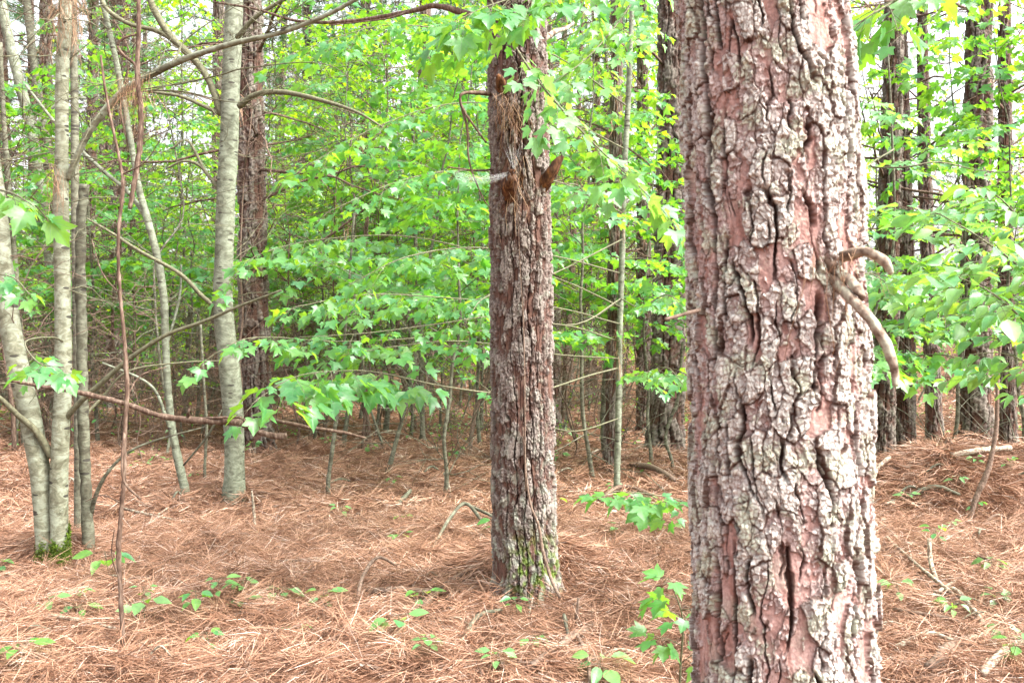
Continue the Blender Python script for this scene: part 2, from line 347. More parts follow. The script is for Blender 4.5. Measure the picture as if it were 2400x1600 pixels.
# ------------------------------------------------------------------ pine bark
def bark_field(u, v, C_, seed, sc=1.0, style='fore'):
    """u 0..1 around, v metres up, C_ circumference. returns height (m), colour"""
    def per(s): return max(3, int(round(C_ / (s * sc))))
    V = v / sc; u0 = u
    def U0(s): return u0 * per(s)
    u = u + pn(U0(.14), V / .30, seed + 1, per(.14)) * .014 / C_ * sc + pn(U0(.02), V / .025, seed + 2, per(.02)) * .0035 / C_ * sc + pn(U0(.007), V / .008, seed + 21, per(.007)) * .0016 / C_ * sc
    wv = pn(U0(.022), V / .03, seed + 3, per(.022)) * .008 + pn(U0(.007), V / .008, seed + 22, per(.007)) * .0025
    def U(s): return u * per(s)
    fore = style == 'fore'
    def furrow(w_, l_, sd, gate):
        x = U(w_) + pn(u0 * per(w_) * .8, V / (l_ * .8), seed + sd, max(1, round(per(w_) * .8))) * .30 + pn(u0 * per(w_) * 0 + 1.5, V / l_, seed + sd + 1) * .25
        fr = x - np.floor(x); ci = np.floor(x).astype(np.int64) % per(w_)
        pos = .5 + .30 * (hf(ci, ci * 0 + 3, seed + sd + 2) - .5); d = np.abs(fr - pos) * w_ * sc
        gt_ = ss(gate - .18, gate + .18, pn(ci * 3.37 + .5, V / l_ + hf(ci, ci * 0, seed + sd + 3) * 9, seed + sd + 4) * 1.1 + .1)
        return d, gt_
    dA, gA = furrow(.062, .13, 40, .08) if fore else furrow(.052, .30, 40, -.20)
    dB, gB = furrow(.034, .07, 60, .14) if fore else furrow(.032, .14, 60, .05)
    wf = .0052 * sc * (1 + .5 * pn(U0(.05), V / .08, seed + 70, per(.05)))
    deep = (1 - ss(.25, 1.0, dA / (wf * (1 if fore else 1.0)))) * gA; mid = (1 - ss(.1, 1.0, dB / (wf * .65))) * gB
    if fore:
        for us, gs_, ww in ((.590, -.35, .0070), (.895, -.30, .0075), (.62, .05, .005), (.86, .0, .005)):
            d = np.abs(u0 - us - .10 * pn(V / .45 + us * 50, V * 0 + .5, seed + 90) * .12) * C_; g_ = ss(gs_ - .1, gs_ + .15, pn(V / .22 + us * 90, V * 0 + .3, seed + 91))
            deep = np.maximum(deep, (1 - ss(.35, 1.0, d / (ww * (1 + .5 * pn(U0(.05), V / .05, seed + 92, per(.05)))))) * g_)
    wc, hc = (.028, .070) if fore else (.034, .075)
    f1, f2, c1 = vor(U(wc), (V + wv) / hc, seed + 7, per(wc))
    e1, e2, c4 = vor(U(.015), (V + wv) / .030, seed + 27, per(.015))
    wd, hd = .0075, .012; cr2 = pn(U(.010), V / .012, seed + 11, per(.010))
    g1, g2, c2 = vor(U(wd), (V + wv * .6) / hd, seed + 8, per(wd))
    k1, k2, c3 = vor(U(.004), V / .0065, seed + 18, per(.004)) if fore else (0, 0, c2)
    p = pn(U(.08), V / .22, seed + 9, per(.08)) * .8 + (c1 - .5) * 1.15 + (c4 - .5) * .48 + (c2 - .5) * .26 + .12 * cr2 + (.20 if fore else .10)
    s1 = ss(-.22, -.19, p); s2 = ss(.07, .10, p); s3 = ss(.36, .39, p); s4 = ss(.66, .69, p)
    edge = 1 - ss(0, .12, f2 - f1); fe = 1 - ss(0, .26 if fore else .16, g2 - g1)
    cr = pn(U(.0055), V / .006, seed + 10, per(.0055))
    lv = s1 + s2 + s3
    h = -.020 * deep - .010 * mid + (.0038 if fore else .0048) * (s1 + s2 + s3 + s4) - .0012 * edge * (lv > .5) - .0007 * fe * (.25 + .75 * s2) + (.0004 + .0006 * s1) * cr + .0006 * cr2 * s1 + .0006 * (c2 - .5) * (.3 + .7 * s2) + .0008 * (c4 - .5) * s1 + .002 * (c1 - .5)
    if fore: h = h + .0015 * (c3 - .5) * (.4 + s1)
    def c(r, g, b_): return np.array([r, g, b_])
    def mx(col, t, k): t = np.clip(t, 0, 1)[..., None]; return col * (1 - t) + k * t
    vn = np.clip(pn(U(.03), V / .09, seed + 12, per(.03)) * .5 + pn(U(.009), V / .05, seed + 14, per(.009)) * .5 + .5, 0, 1)
    one = np.ones((*u.shape, 3)); hv = (.76 + .30 * c2 + .22 * (c3 if fore else c2))[..., None]
    if fore:
        col = mx(c(.58, .40, .37) * one, vn, c(.38, .205, .175)) * (.8 + .4 * c3[..., None])
        col = mx(col, s1 * .75, c(.50, .41, .395) * hv); col = mx(col, s2 * .85, c(.56, .525, .50) * hv); col = mx(col, s3 * .9, c(.62, .61, .57) * hv)
        li = ss(.05, .5, pn(U(.045), V / .055, seed + 13, per(.045)) + .35 * cr); col = mx(col, li * (.2 + .6 * s1), c(.53, .58, .46) * hv)
        col = mx(col, fe * np.clip(s1 * .55 + .25 + .5 * (c3 - .5), 0, 1), c(.24, .15, .125)); col = mx(col, edge * (lv > .5) * .95, c(.09, .042, .03)); dk = c(.07, .028, .02)
    else:
        col = mx(c(.23, .125, .10) * one, vn, c(.15, .085, .075))
        col = mx(col, s1 * .75, c(.215, .155, .145) * hv); col = mx(col, s2 * .8, c(.28, .225, .215) * hv); col = mx(col, s3 * .85, c(.37, .325, .31) * hv)
        li = ss(.3, .6, pn(U(.045), V / .055, seed + 13, per(.045)) + .3 * cr); col = mx(col, li * .4 * s1, c(.38, .41, .35))
        col = mx(col, fe * s1 * .35, c(.12, .08, .07)); col = mx(col, edge * (lv > .5) * .6, c(.08, .045, .038)); dk = c(.045, .022, .018)
    col = mx(col, np.maximum(deep * .95, mid * .8), dk)
    if fore: col = col * c(.74, .73, .72)
    if not fore: col = col * c(.60, .595, .555)
    return h * sc, np.clip(col * (1 + .15 * cr[..., None]), .01, .85)
def trunk(cx, cyf, rf, zs, ths, seed, sc, pale, tintf=None, amp=1.0, C_=None):
    Z, T = np.meshgrid(zs, ths, indexing='ij'); R = rf(Z, T); Cr = C_ or 2 * PI * float(np.median(R))
    h, col = bark_field(T / (2 * PI) % 1.0, Z, Cr, seed, sc, pale)
    if tintf is not None: col = tintf(Z, T, col)
    R = R + h * amp
    V = np.stack([cx(Z) + R * np.cos(T), cyf(Z) + R * np.sin(T), Z], -1).reshape(-1, 3)
    nz, nt_ = Z.shape; i = np.arange(nz - 1)[:, None] * nt_; j = np.arange(nt_)[None]; k = (j + 1) % nt_
    q = np.stack([i + j, i + k, i + nt_ + k, i + nt_ + j], -1).reshape(-1, 4)
    c4 = np.concatenate([col.reshape(-1, 3), np.ones((nz * nt_, 1))], 1)
    top = len(V); V = np.vstack([V, V[-nt_:].mean(0)]); c4 = np.vstack([c4, [.4, .2, .1, 1]])
    e = top - nt_; jj = np.arange(nt_); tt = np.stack([np.full(nt_, top), e + jj, e + (jj + 1) % nt_], -1)
    return V, [q, tt], c4
def thetas(n, k=.75, c=-PI / 2):
    s = np.linspace(-PI, PI, n, endpoint=False); return c + s - k * np.sin(s)   # denser towards the camera
def hang_needles(pts, n, L=(.12, .22), spread=.25, wd=.002):
    P = []; D = []
    for p in pts:
        P.append(np.asarray(p)[None] + rng.normal(size=(n, 3)) * np.array([.03, .02, .035])); d = rng.normal(size=(n, 3)) * spread * 1.6; d[:, 2] -= rng.uniform(.5, 1.2, n); D.append(d)
    P = np.concatenate(P); D = np.concatenate(D); N = len(P)
    return P, D, rng.uniform(*L, N) * rng.uniform(.35, 1.05, N), np.full(N, wd * .42), rng.uniform(0, 1, N)
# --- foreground pine
FX, FY = .503, 1.9
root = thing('pine_tree', 'big pine trunk close to the viewer with pale flaky pink and grey bark', 'tree', (FX + .048, FY, 0))
def fcx(z): return .503 + (1.5 - z) * .032 + .004 * np.sin(z * 5)
def frr(z, t): return (.150 + (2.15 - z) * .0095 + .05 * np.exp(-z / .18)) * (1 + .015 * np.sin(3 * t + z * 2))
zs = np.concatenate([np.arange(-.15, .70, .006), np.arange(.70, 2.32, .00125), np.arange(2.32, 4.2, .01)])
V, Fc, c4 = trunk(fcx, lambda z: FY + 0 * z, frr, zs, thetas(920, .42), 11, 1.0, 'fore')
link('trunk', mesh('trunk', V - np.array([root.location.x, root.location.y, 0]), Fc, M_FORE, {'col': ('FLOAT_COLOR', c4)}), root)
def part_tubes(name, lists, m, root, sides=8, rough=.12, k=6, label=None):
    """lists: polylines of (px,py,Y,radius_m)"""
    tb = TB()
    for n_, L in enumerate(lists):
        P = np.array([[*W(a, b, c), r] for a, b, c, r in L]); Q = smoothpath(P, k); tb.tube(Q[:, :3], np.maximum(Q[:, 3], .0004), sides, rough, n_ + 3)
    o = link(name, tb.mesh(name, m, root.location), root)
    if label: o['label'] = label
    return o
# stubs and hanging bits of the foreground pine
part_tubes('branch_stub', [[(1940, 618, 1.80, .018), (1955, 608, 1.775, .013), (1985, 598, 1.74, .010), (2030, 590, 1.71, .0085), (2072, 612, 1.70, .0085), (2086, 636, 1.70, .006), (2088, 644, 1.70, .002)]], M_LICH, root, 16, .24)
part_tubes('branch_stub', [[(1952, 640, 1.78, .009), (1990, 655, 1.72, .0085), (2015, 685, 1.69, .008), (2020, 700, 1.69, .005), (2021, 706, 1.69, .001)]], M_LICH, root, 16, .24)
part_tubes('branch_stub', [[(1945, 640, 1.78, .018), (1960, 660, 1.75, .011), (2000, 705, 1.69, .009), (2045, 755, 1.66, .009), (2080, 815, 1.65, .0085), (2097, 870, 1.65, .007), (2098, 905, 1.65, .005)]], M_LICH, root, 16, .24)
part_tubes('branch_stub', [[(1640, 726, 1.80, .004), (1600, 737, 1.78, .0035), (1560, 748, 1.75, .003)]], M_DEAD, root, 6)
part_tubes('branch_knot', [[(1925, 590, 1.80, .030), (1945, 612, 1.765, .020), (1955, 628, 1.745, .008)]], M_DEAD, root, 10, .6)
P = [W(1945 + rng.uniform(-14, 14), 600 + rng.uniform(-8, 30), 1.735) for _ in range(7)]
a = hang_needles(P, 5, (.10, .20), .12, .0016); link('hanging_needles', needles('hanging_needles', *a, M_HANG, root.location, .3), root)
# --- middle pine
B = G(1238, 1410); root = thing('pine_tree', 'reddish brown pine in the middle of the clearing with a broken snag on its side', 'tree', B)
bt = W(1212, 0, B.y); bm = W(1219, 500, B.y)
def lin(z): return np.interp(z, [0, .6, bm.z, bt.z, 9], [B.x - .0, B.x - .022, bm.x, bt.x, bt.x - .25])
def brr(z, t): return np.interp(z, [0, .4, 1.4, 2.3, 3.5, 9], [.166, .157, .147, .144, .141, .105]) + .05 * np.exp(-np.maximum(z - B.z + .05, 0) / .09) * (1 + .5 * np.sin(4 * t + 1)) + .006 * np.sin(2 * t + z)
def btint(Z, T, col):
    g = (np.exp(-((Z - .32) / .16) ** 2) * ss(.2, .9, np.cos(T - math.radians(-62))) * ss(-.2, .3, pn(T * 5, Z / .05, 77)))[..., None]
    col = col * (1 - g * .9) + np.array([.10, .16, .02]) * g * .9
    low = ss(1.6, .3, Z)[..., None] * ss(.1, .5, pn(T * 4, Z / .07, 79))[..., None] * .45
    return (col * (1 - low) + np.array([.38, .42, .34]) * low) 
zs = np.concatenate([np.arange(-.2, 4.1, .0036), np.arange(4.1, 9, .03)])
V, Fc, c4 = trunk(lin, lambda z: B.y + 0 * z, brr, zs, thetas(360, .35), 23, .80, 'plate', btint, 1.25)
link('trunk', mesh('trunk', V - np.array(B), Fc, M_PINE, {'col': ('FLOAT_COLOR', c4)}), root)
y = B.y
part_tubes('broken_branch', [[(1262, 445, y - .06, .030), (1284, 418, y - .10, .034), (1302, 386, y - .12, .026), (1320, 364, y - .13, .009)]], M_ROT, root, 14, .3, label='short broken branch rising on the right of the trunk')
part_tubes('broken_branch', [[(1198, 470, y - .12, .030), (1194, 435, y - .18, .036), (1196, 410, y - .20, .026), (1206, 398, y - .22, .007)]], M_ROT, root, 10, .8, label='hollow rotten snag facing the viewer')
part_tubes('broken_branch', [[(1180, 215, y - .10, .030), (1172, 190, y - .18, .026), (1165, 176, y - .2, .010)]], M_ROT, root, 10, .6, label='orange broken stub high on the trunk')
part_tubes('dead_branch', [[(1165, 222, y, .014), (1120, 218, y - .1, .011), (1083, 220, y - .15, .009), (1080, 245, y - .15, .007), (1095, 300, y - .15, .006), (1100, 380, y - .14, .005), (1130, 460, y - .1, .004), (1150, 490, y - .1, .003)],
    [(1080, 245, y - .15, .007), (1100, 280, y - .16, .006), (1140, 335, y - .12, .005)],
    [(1165, 395, y, .005), (1120, 400, y - .1, .005), (1050, 392, y - .2, .004)]], M_RED, root, 7, .3)
part_tubes('dead_branch', [[(1150, 45, y, .02), (1085, 30, y + .1, .018), (1020, 14, y + .2, .016), (960, 28, y + .3, .013), (820, 50, y + .5, .011), (700, 50, y + .6, .009), (600, 22, y + .7, .007), (500, 5, y + .8, .005)],
    [(960, 28, y + .3, .008), (900, 45, y + .3, .005), (770, 60, y + .3, .004)]], M_RED, root, 7, .3)
part_tubes('dead_branch', [[(1272, 95, y + .05, .016), (1300, 75, y + .2, .014), (1335, 62, y + .4, .010), (1380, 20, y + .5, .005)]], M_LICH, root, 7, .3)
part_tubes('vine', [[(1225, 1000, y - .165, .004), (1232, 1100, y - .17, .005), (1243, 1180, y - .18, .006), (1262, 1230, y - .19, .007), (1272, 1290, y - .19, .008), (1290, 1350, y - .20, .009), (1312, 1400, y - .28, .008)],
    [(1232, 1150, y - .18, .004), (1228, 800, y - .17, .003), (1218, 600, y - .16, .002), (1205, 300, y - .165, .0015)]], M_DEAD, root, 8, .4)
P = [W(1170 + rng.uniform(0, 50), 215 + rng.uniform(0, 60), y - .18) for _ in range(12)] + [W(1215 + rng.uniform(-8, 8), 400 + rng.uniform(-20, 60), y - .18) for _ in range(4)] + [W(1270, 440, y - .1)]
a = hang_needles(P, 10, (.15, .32), .15, .0022); link('hanging_needles', needles('hanging_needles', *a, M_HANG, B, .3), root)
# moss tuft is colour on the bark; cobweb slung from the snag
tb = TB()
for k in range(26):
    t = k / 25; a_ = np.array(W(1060 + 10 * t, 400 + 22 * t, y - .25)); b_ = np.array(W(1205, 400 + 8 * t, y - .2)); mth = (a_ + b_) / 2 + [0, rng.uniform(-.03, .03), -.02 - .02 * rng.random()]
    tb.tube(smoothpath([a_, mth, b_], 4), .0008, 3)
for k in range(14):
    t = k / 13; a_ = np.array(W(1062 + 140 * t, 402, y - .24)); tb.tube([a_, a_ + [.02, .0, -.05 + .02 * rng.random()]], .0007, 3)
for k in range(16):
    a_ = np.array(W(1205, 400, y - .2)); b_ = np.array(W(1180 + k * 3, 330 + rng.uniform(0, 30), y - .17)); tb.tube([a_, b_], .0007, 3)
tag(link('cobweb', tb.mesh('cobweb', M_WEB)), 'white cobweb slung beside the middle pine trunk at its rotten snag', 'cobweb')
# ------------------------------------------------------------------ background pines: prototypes
def dead_branches(tb, H, lo, n, r, L=(.8, 2.4), start=.16):
    tips = []
    for k in range(n):
        z = rng.uniform(lo, H); a = rng.uniform(0, 2 * PI); l = rng.uniform(*L); s = rng.uniform(-.35, .6); c = rng.uniform(-.4, .2)
        t = np.linspace(0, 1, 8)[:, None]; d = np.array([math.cos(a), math.sin(a), s])
        P = np.array([0, 0, z]) + d * (.05 + l * t) + np.array([0, 0, c]) * l * t ** 2 + rng.normal(size=(8, 3)) * .02 * t * l
        tb.tube(P, np.linspace(.016, .004, 8) * (.6 + l / 3), 5)
        for q_ in range(rng.integers(2, 7)):
            i0 = rng.integers(2, 7); d2 = d + rng.normal(size=3) * .8; d2 /= np.linalg.norm(d2); l2 = l * rng.uniform(.15, .45)
            Q = P[i0] + d2 * l2 * np.linspace(0, 1, 4)[:, None] + rng.normal(size=(4, 3)) * .015; Q[0] = P[i0]
            tb.tube(Q, np.linspace(.006, .002, 4), 4); tips.append(Q[-1]); tips.append(Q[1])
    return tips
def pine_crown(seed, lo, hi, rad, nb):
    r_ = np.random.default_rng(seed); P = []; D = []; tb = TB()
    for k in range(nb):
        z = lo + (hi - lo) * r_.random(); a = r_.uniform(0, 2 * PI); l = rad * (1.1 - .7 * (z - lo) / (hi - lo)) * r_.uniform(.6, 1.1)
        t = np.linspace(0, 1, 6)[:, None]; Q = np.array([0, 0, z]) + np.array([math.cos(a), math.sin(a), .35]) * l * t
        tb.tube(Q, np.linspace(.03, .008, 6), 4)
        for q_ in range(9):
            c = Q[r_.integers(2, 6)] + r_.normal(size=3) * .28 * l * .5; nn = 26; P.append(c + r_.normal(size=(nn, 3)) * .03); dd = r_.normal(size=(nn, 3)); dd[:, 2] += .4; D.append(dd)
    P = np.concatenate(P); D = np.concatenate(D); N = len(P)
    return tb, P, D, r_.uniform(.16, .26, N), np.full(N, .006), r_.uniform(0, 1, N)
def make_pine(seed, crown):
    root = thing('pine_tree', 'x', 'tree', (0, 0, -50)); r_ = np.random.default_rng(seed)
    p1, p2 = r_.uniform(0, 6, 2); H = 16 if crown else 9.5
    def cx(z): return .05 * np.sin(z * .45 + p1) - .05 * math.sin(p1)
    def cy_(z): return .05 * np.sin(z * .4 + p2) - .05 * math.sin(p2)
    def rf(z, t): return np.interp(z, [0, .5, 2, H], [.185, .165, .155, .07]) + .06 * np.exp(-np.maximum(z, 0) / .1) * (1 + .4 * np.sin(4 * t + seed))
    zs = np.concatenate([np.arange(-.3, 6.5, .013), np.arange(6.5, H, .05)]); ths = np.linspace(0, 2 * PI, 96, endpoint=False)
    def tf(Z, T, c): return c * np.array([.92, .88, .86])
    V, Fc, c4 = trunk(cx, cy_, rf, zs, ths, seed, 1.45, 'plate', tf, 1.3)
    link('trunk', mesh('trunk', V, Fc, M_PINEB, {'col': ('FLOAT_COLOR', c4)}), root)
    tb = TB(); tips = dead_branches(tb, H * .95 if not crown else 9.5, 1.6, 26, .15); link('dead_branches', tb.mesh('dead_branches', M_RED), root)
    a = hang_needles([tips[k] for k in r_.permutation(len(tips))[:26]], 16, (.15, .35), .22, .005); link('hanging_needles', needles('hanging_needles', *a, M_HANG), root)
    if crown:
        tb, *a = pine_crown(seed, 9.5, 16.5, 2.0, 34); link('limbs', tb.mesh('limbs', M_RED), root); link('crown', needles('crown', *a, M_PGRN), root)
    return root
PP = [make_pine(101, False), make_pine(102, False), make_pine(103, True), make_pine(104, True)]; pused = [False] * 4
def place_pine(k, base, dia, topx, rz, label, group=None):
    """dia at ground level in m; topx: px where the axis leaves the top of the frame"""
    s = dia / .34; t = W(topx, 0, base.y); lean = math.atan2(t.x - base.x, t.z - base.z)
    o = dup(PP[k], base - Vector((0, 0, .02)), rz, (s, s, max(s, .9) * 1.0), (0, 0), label, group, 'pine_tree')
    from mathutils import Euler, Matrix
    o.rotation_euler = (Matrix.Rotation(lean, 3, 'Y') @ Matrix.Rotation(rz, 3, 'Z')).to_euler(); return o
NP = [ # base px, base py, width px, top px, label
 (602, 1062, 66, 605, 'stout pine directly behind the spotted grey trunk, left of centre'),
 (1558, 1068, 74, 1572, 'stout rough pine just left of the big foreground trunk'),
 (1512, 1010, 36, 1500, 'slim pine between the stout rough pine and the smooth pale sapling'),
 (1432, 1105, 34, 1452, 'slim dark pine hugging the smooth pale sapling right of the clearing'),
 (2062, -11.8, 56, 2083, 'pine nearest the right edge of the foreground trunk, behind the needle mound'),
 (2121, -12.2, 42, 2114, 'brown pine shrouded in dead needles, second to the right of the foreground trunk'),
 (2192, 1035, 34, 2172, 'small distant pine seen between the shrouded pine and the broad dark pine'),
 (2290, -11.8, 68, 2284, 'broad dark reddish pine behind the fallen pale stick on the right'),
 (2364, -12.4, 36, 2352, 'slender pine right of the broad dark reddish pine'),
 (1296, 1010, 34, 1283, 'pine half hidden behind the right side of the middle pine'),
 (506, 965, 34, 520, 'dark pine partly hidden left of the spotted grey trunk'),
 (268, 955, 36, 275, 'distant pine seen between the thin red stem and the left maple'),
 (108, 935, 34, 100, 'distant pine seen between the two stems of the left maple'),
 (965, 935, 34, 985, 'shaded distant pine in the thicket left of the middle pine'),
 (1075, 905, 26, 1080, 'thin distant pine close left of the middle pine'),
 (735, 905, 24, 720, 'thin distant pine behind the low maple spray'),
 (20, 940, 36, 5, 'distant pine at the far left edge'),
 (1385, 930, 24, 1392, 'thin distant pine in the gap right of the middle pine'),
]
for i_, (bx, by, wpx, tx, lab) in enumerate(NP):
    b = G(bx, by) if by > 0 else GX(bx, -by); place_pine(i_ % 2 if b.y < 19 else 2 + i_ % 2, b, wpx * b.y / FPX, tx, rng.uniform(0, 6.28), lab)
# far pines
for k in range(46):
    Yv = rng.uniform(24, 60); px = rng.uniform(-250, 2650); px = px if px < 1900 or k % 6 == 0 else px - 1700; b = GX(px, Yv)
    place_pine(2 + k % 2, b, rng.uniform(.24, .4), px + rng.uniform(-15, 15), rng.uniform(0, 6.28), 'distant straight pine trunk fading into the green woods', 'distant pines in the woods')
# ------------------------------------------------------------------ leafy understorey prototypes
def grow(seed, H, r0, lo, nb, blen, lsize, kind, sway=.25, tw=.16, lsp=.075, sides=7, az=None, bias=None):
    r_ = np.random.default_rng(seed); n = 14; t = np.linspace(0, 1, n)
    off = np.cumsum(r_.normal(size=(n, 2)) * sway / n ** .5 * .5, 0); off -= off[0]
    T = np.column_stack([off[:, 0], off[:, 1], -.1 + (H + .1) * t]); R = r0 * (1 - .85 * t) * (1 + .5 * np.exp(-t * H / .15))
    Ts = smoothpath(np.column_stack([T, R]), 3); tbt = TB(); tbt.tube(Ts[:, :3], Ts[:, 3], max(sides, 8), .12, seed)
    tb = TB(); P = []; D = []
    for k in range(nb):
        f = lo + (1 - lo) * (k + r_.random()) / nb; i0 = min(n - 1, f * (n - 1)); a0 = int(i0); fr = i0 - a0
        o_ = T[a0] * (1 - fr) + T[min(a0 + 1, n - 1)] * fr; a = (k * 2.4 + r_.normal() * .5) if az is None else az + r_.normal() * .8
        L = blen * (1.05 - .65 * (f - lo) / (1 - lo + 1e-6)) * r_.uniform(.6, 1.15); m_ = 9; s = np.linspace(0, 1, m_)[:, None]
        e0 = r_.uniform(.25, .9); e1 = r_.uniform(-.35, .05)
        d = np.array([math.cos(a), math.sin(a), 0]); Q = o_ + d * L * s + np.array([0, 0, 1]) * L * (e0 * s + (e1 - e0 * .6) * s ** 2) + np.cumsum(r_.normal(size=(m_, 3)) * .018 * L, 0) * (s > 0)
        rb = max(.0035, r0 * .32 * (1.1 - f)); tb.tube(Q, np.linspace(rb, .0018, m_), 5)
        step = max(1, int(L / tw))
        for g in range(step + 1):
            sg = .22 + .78 * g / (step + .01); ii = min(m_ - 1.001, sg * (m_ - 1)); ia = int(ii); q0 = Q[ia] * (1 - ii + ia) + Q[ia + 1] * (ii - ia)
            tg = norm(Q[ia + 1] - Q[ia]); sd_ = norm(np.cross(tg, [0, 0, 1])) * (1 if g % 2 else -1)
            dd = norm(tg * .7 + sd_ * r_.uniform(.5, 1.1) + np.array([0, 0, r_.uniform(-.25, .15)])); l2 = L * (.15 + .28 * (1 - sg)) * r_.uniform(.6, 1.3)
            if g == step: dd = tg; l2 = L * .12
            tw_ = q0 + dd * l2 * np.linspace(0, 1, 4)[:, None] + np.array([0, 0, -.12]) * l2 * np.linspace(0, 1, 4)[:, None] ** 2
            tb.tube(tw_, np.linspace(.0025, .001, 4), 3)
            nl = max(2, int(l2 / lsp)); 
            for h_ in range(nl + 1):
                p = tw_[0] + (tw_[-1] - tw_[0]) * ((h_ + .6) / (nl + .6)); s2 = norm(np.cross(dd, [0, 0, 1]))
                for sgn in (-1, 1):
                    if r_.random() < .22: continue
                    ld = norm(dd * .6 + s2 * sgn * r_.uniform(.4, 1.1) + np.array([0, 0, r_.uniform(-.55, .05)]))
                    P.append(p + ld * .03); D.append(ld)
    for k in range(16):
        f = r_.uniform(.04, lo + .1); o_ = np.array([np.interp(f, t, T[:, c_]) for c_ in range(3)]); a = r_.uniform(0, 6.28); d = np.array([math.cos(a), math.sin(a), r_.uniform(-.2, .9)]); l = r_.uniform(.3, 1.3)
        Q = o_ + d * l * np.linspace(0, 1, 6)[:, None] + np.cumsum(r_.normal(size=(6, 3)) * .035 * l, 0); Q[0] = o_; tb.tube(Q, np.linspace(.0055, .002, 6), 4)
        for g in range(4): d2 = d + r_.normal(size=3) * .7; i0 = r_.integers(1, 6); tb.tube(Q[i0] + d2 * l * .4 * np.linspace(0, 1, 3)[:, None], np.linspace(.0035, .0015, 3), 3)
    P = np.array(P); D = np.array(D); N = len(P); nn = r_.normal(size=(N, 3)) * .62; nn[:, 2] += 1
    return tbt, tb, P, D, nn, lsize * r_.uniform(.45, 1.3, N), np.clip(r_.beta(1.1, 1.5, N), 0, 1)
def make_leafy(seed, label, name='maple_sapling', leafm=None, barkm=None, **k):
    kind = k['kind']; tbt, tb, P, D, nn, s, t = grow(seed, **k)
    root = thing(name, label, 'tree', (0, 0, -50))
    link('trunk', tbt.mesh('trunk', barkm or M_SAP), root); link('branches', tb.mesh('branches', barkm or M_SAP), root)
    link('crown', leaves('crown', P, D, nn, s, t, kind, leafm or M_LEAF), root); return root
LP = []
for s_ in range(8):
    LP.append(make_leafy(200 + s_, 'x', H=[7.5, 6, 9, 5, 8, 6.5, 10, 4.2][s_], r0=[.030, .022, .036, .016, .03, .025, .04, .014][s_], lo=[.16, .2, .22, .2, .28, .18, .3, .2][s_],
        nb=[40, 34, 46, 26, 42, 36, 50, 22][s_], blen=[2.0, 1.6, 2.3, 1.3, 2.1, 1.8, 2.6, 1.1][s_], lsize=.085, kind=['lobed', 'small', 'maple', 'oval', 'lobed', 'oval', 'lobed', 'small'][s_], sway=.5))
def make_bare(seed, H, r0, m_, nb, L=(.3, 1.0)):
    r_ = np.random.default_rng(seed); n = 12; t = np.linspace(0, 1, n); off = np.cumsum(r_.normal(size=(n, 2)) * .10, 0) * H / 6; off -= off[0]
    root = thing('bare_sapling', 'x', 'sapling', (0, 0, -50)); T = np.column_stack([off, -.1 + H * t, r0 * (1 - .8 * t)]); Ts = smoothpath(T, 3)
    tb = TB(); tb.tube(Ts[:, :3], Ts[:, 3], 7, .2, seed); link('trunk', tb.mesh('trunk', m_), root); tb = TB()
    for k in range(nb):
        q0 = Ts[r_.integers(6, len(Ts)), :3]; a = r_.uniform(0, 6.28); l = r_.uniform(*L); d = np.array([math.cos(a), math.sin(a), r_.uniform(-.3, .9)])
        Q = q0 + d * l * np.linspace(0, 1, 6)[:, None] + np.cumsum(r_.normal(size=(6, 3)) * .03 * l, 0); Q[0] = q0; tb.tube(Q, np.linspace(.0065, .002, 6), 4)
        for g in range(3):
            d2 = d + r_.normal(size=3) * .7; tb.tube(Q[r_.integers(1, 5)] + d2 * l * .35 * np.linspace(0, 1, 3)[:, None], np.linspace(.004, .0015, 3), 3)
    link('twigs', tb.mesh('twigs', m_), root); return root
BP = [make_bare(301, 6, .022, M_SAP, 46, (.4, 1.6)), make_bare(302, 4, .016, M_RED, 36, (.3, 1.2)), make_bare(303, 2.6, .010, M_DEAD, 26, (.2, .8)), make_bare(304, 8, .03, M_RED, 60, (.5, 2.0)), make_bare(305, 7, .026, M_DEAD, 60, (.5, 1.8))]
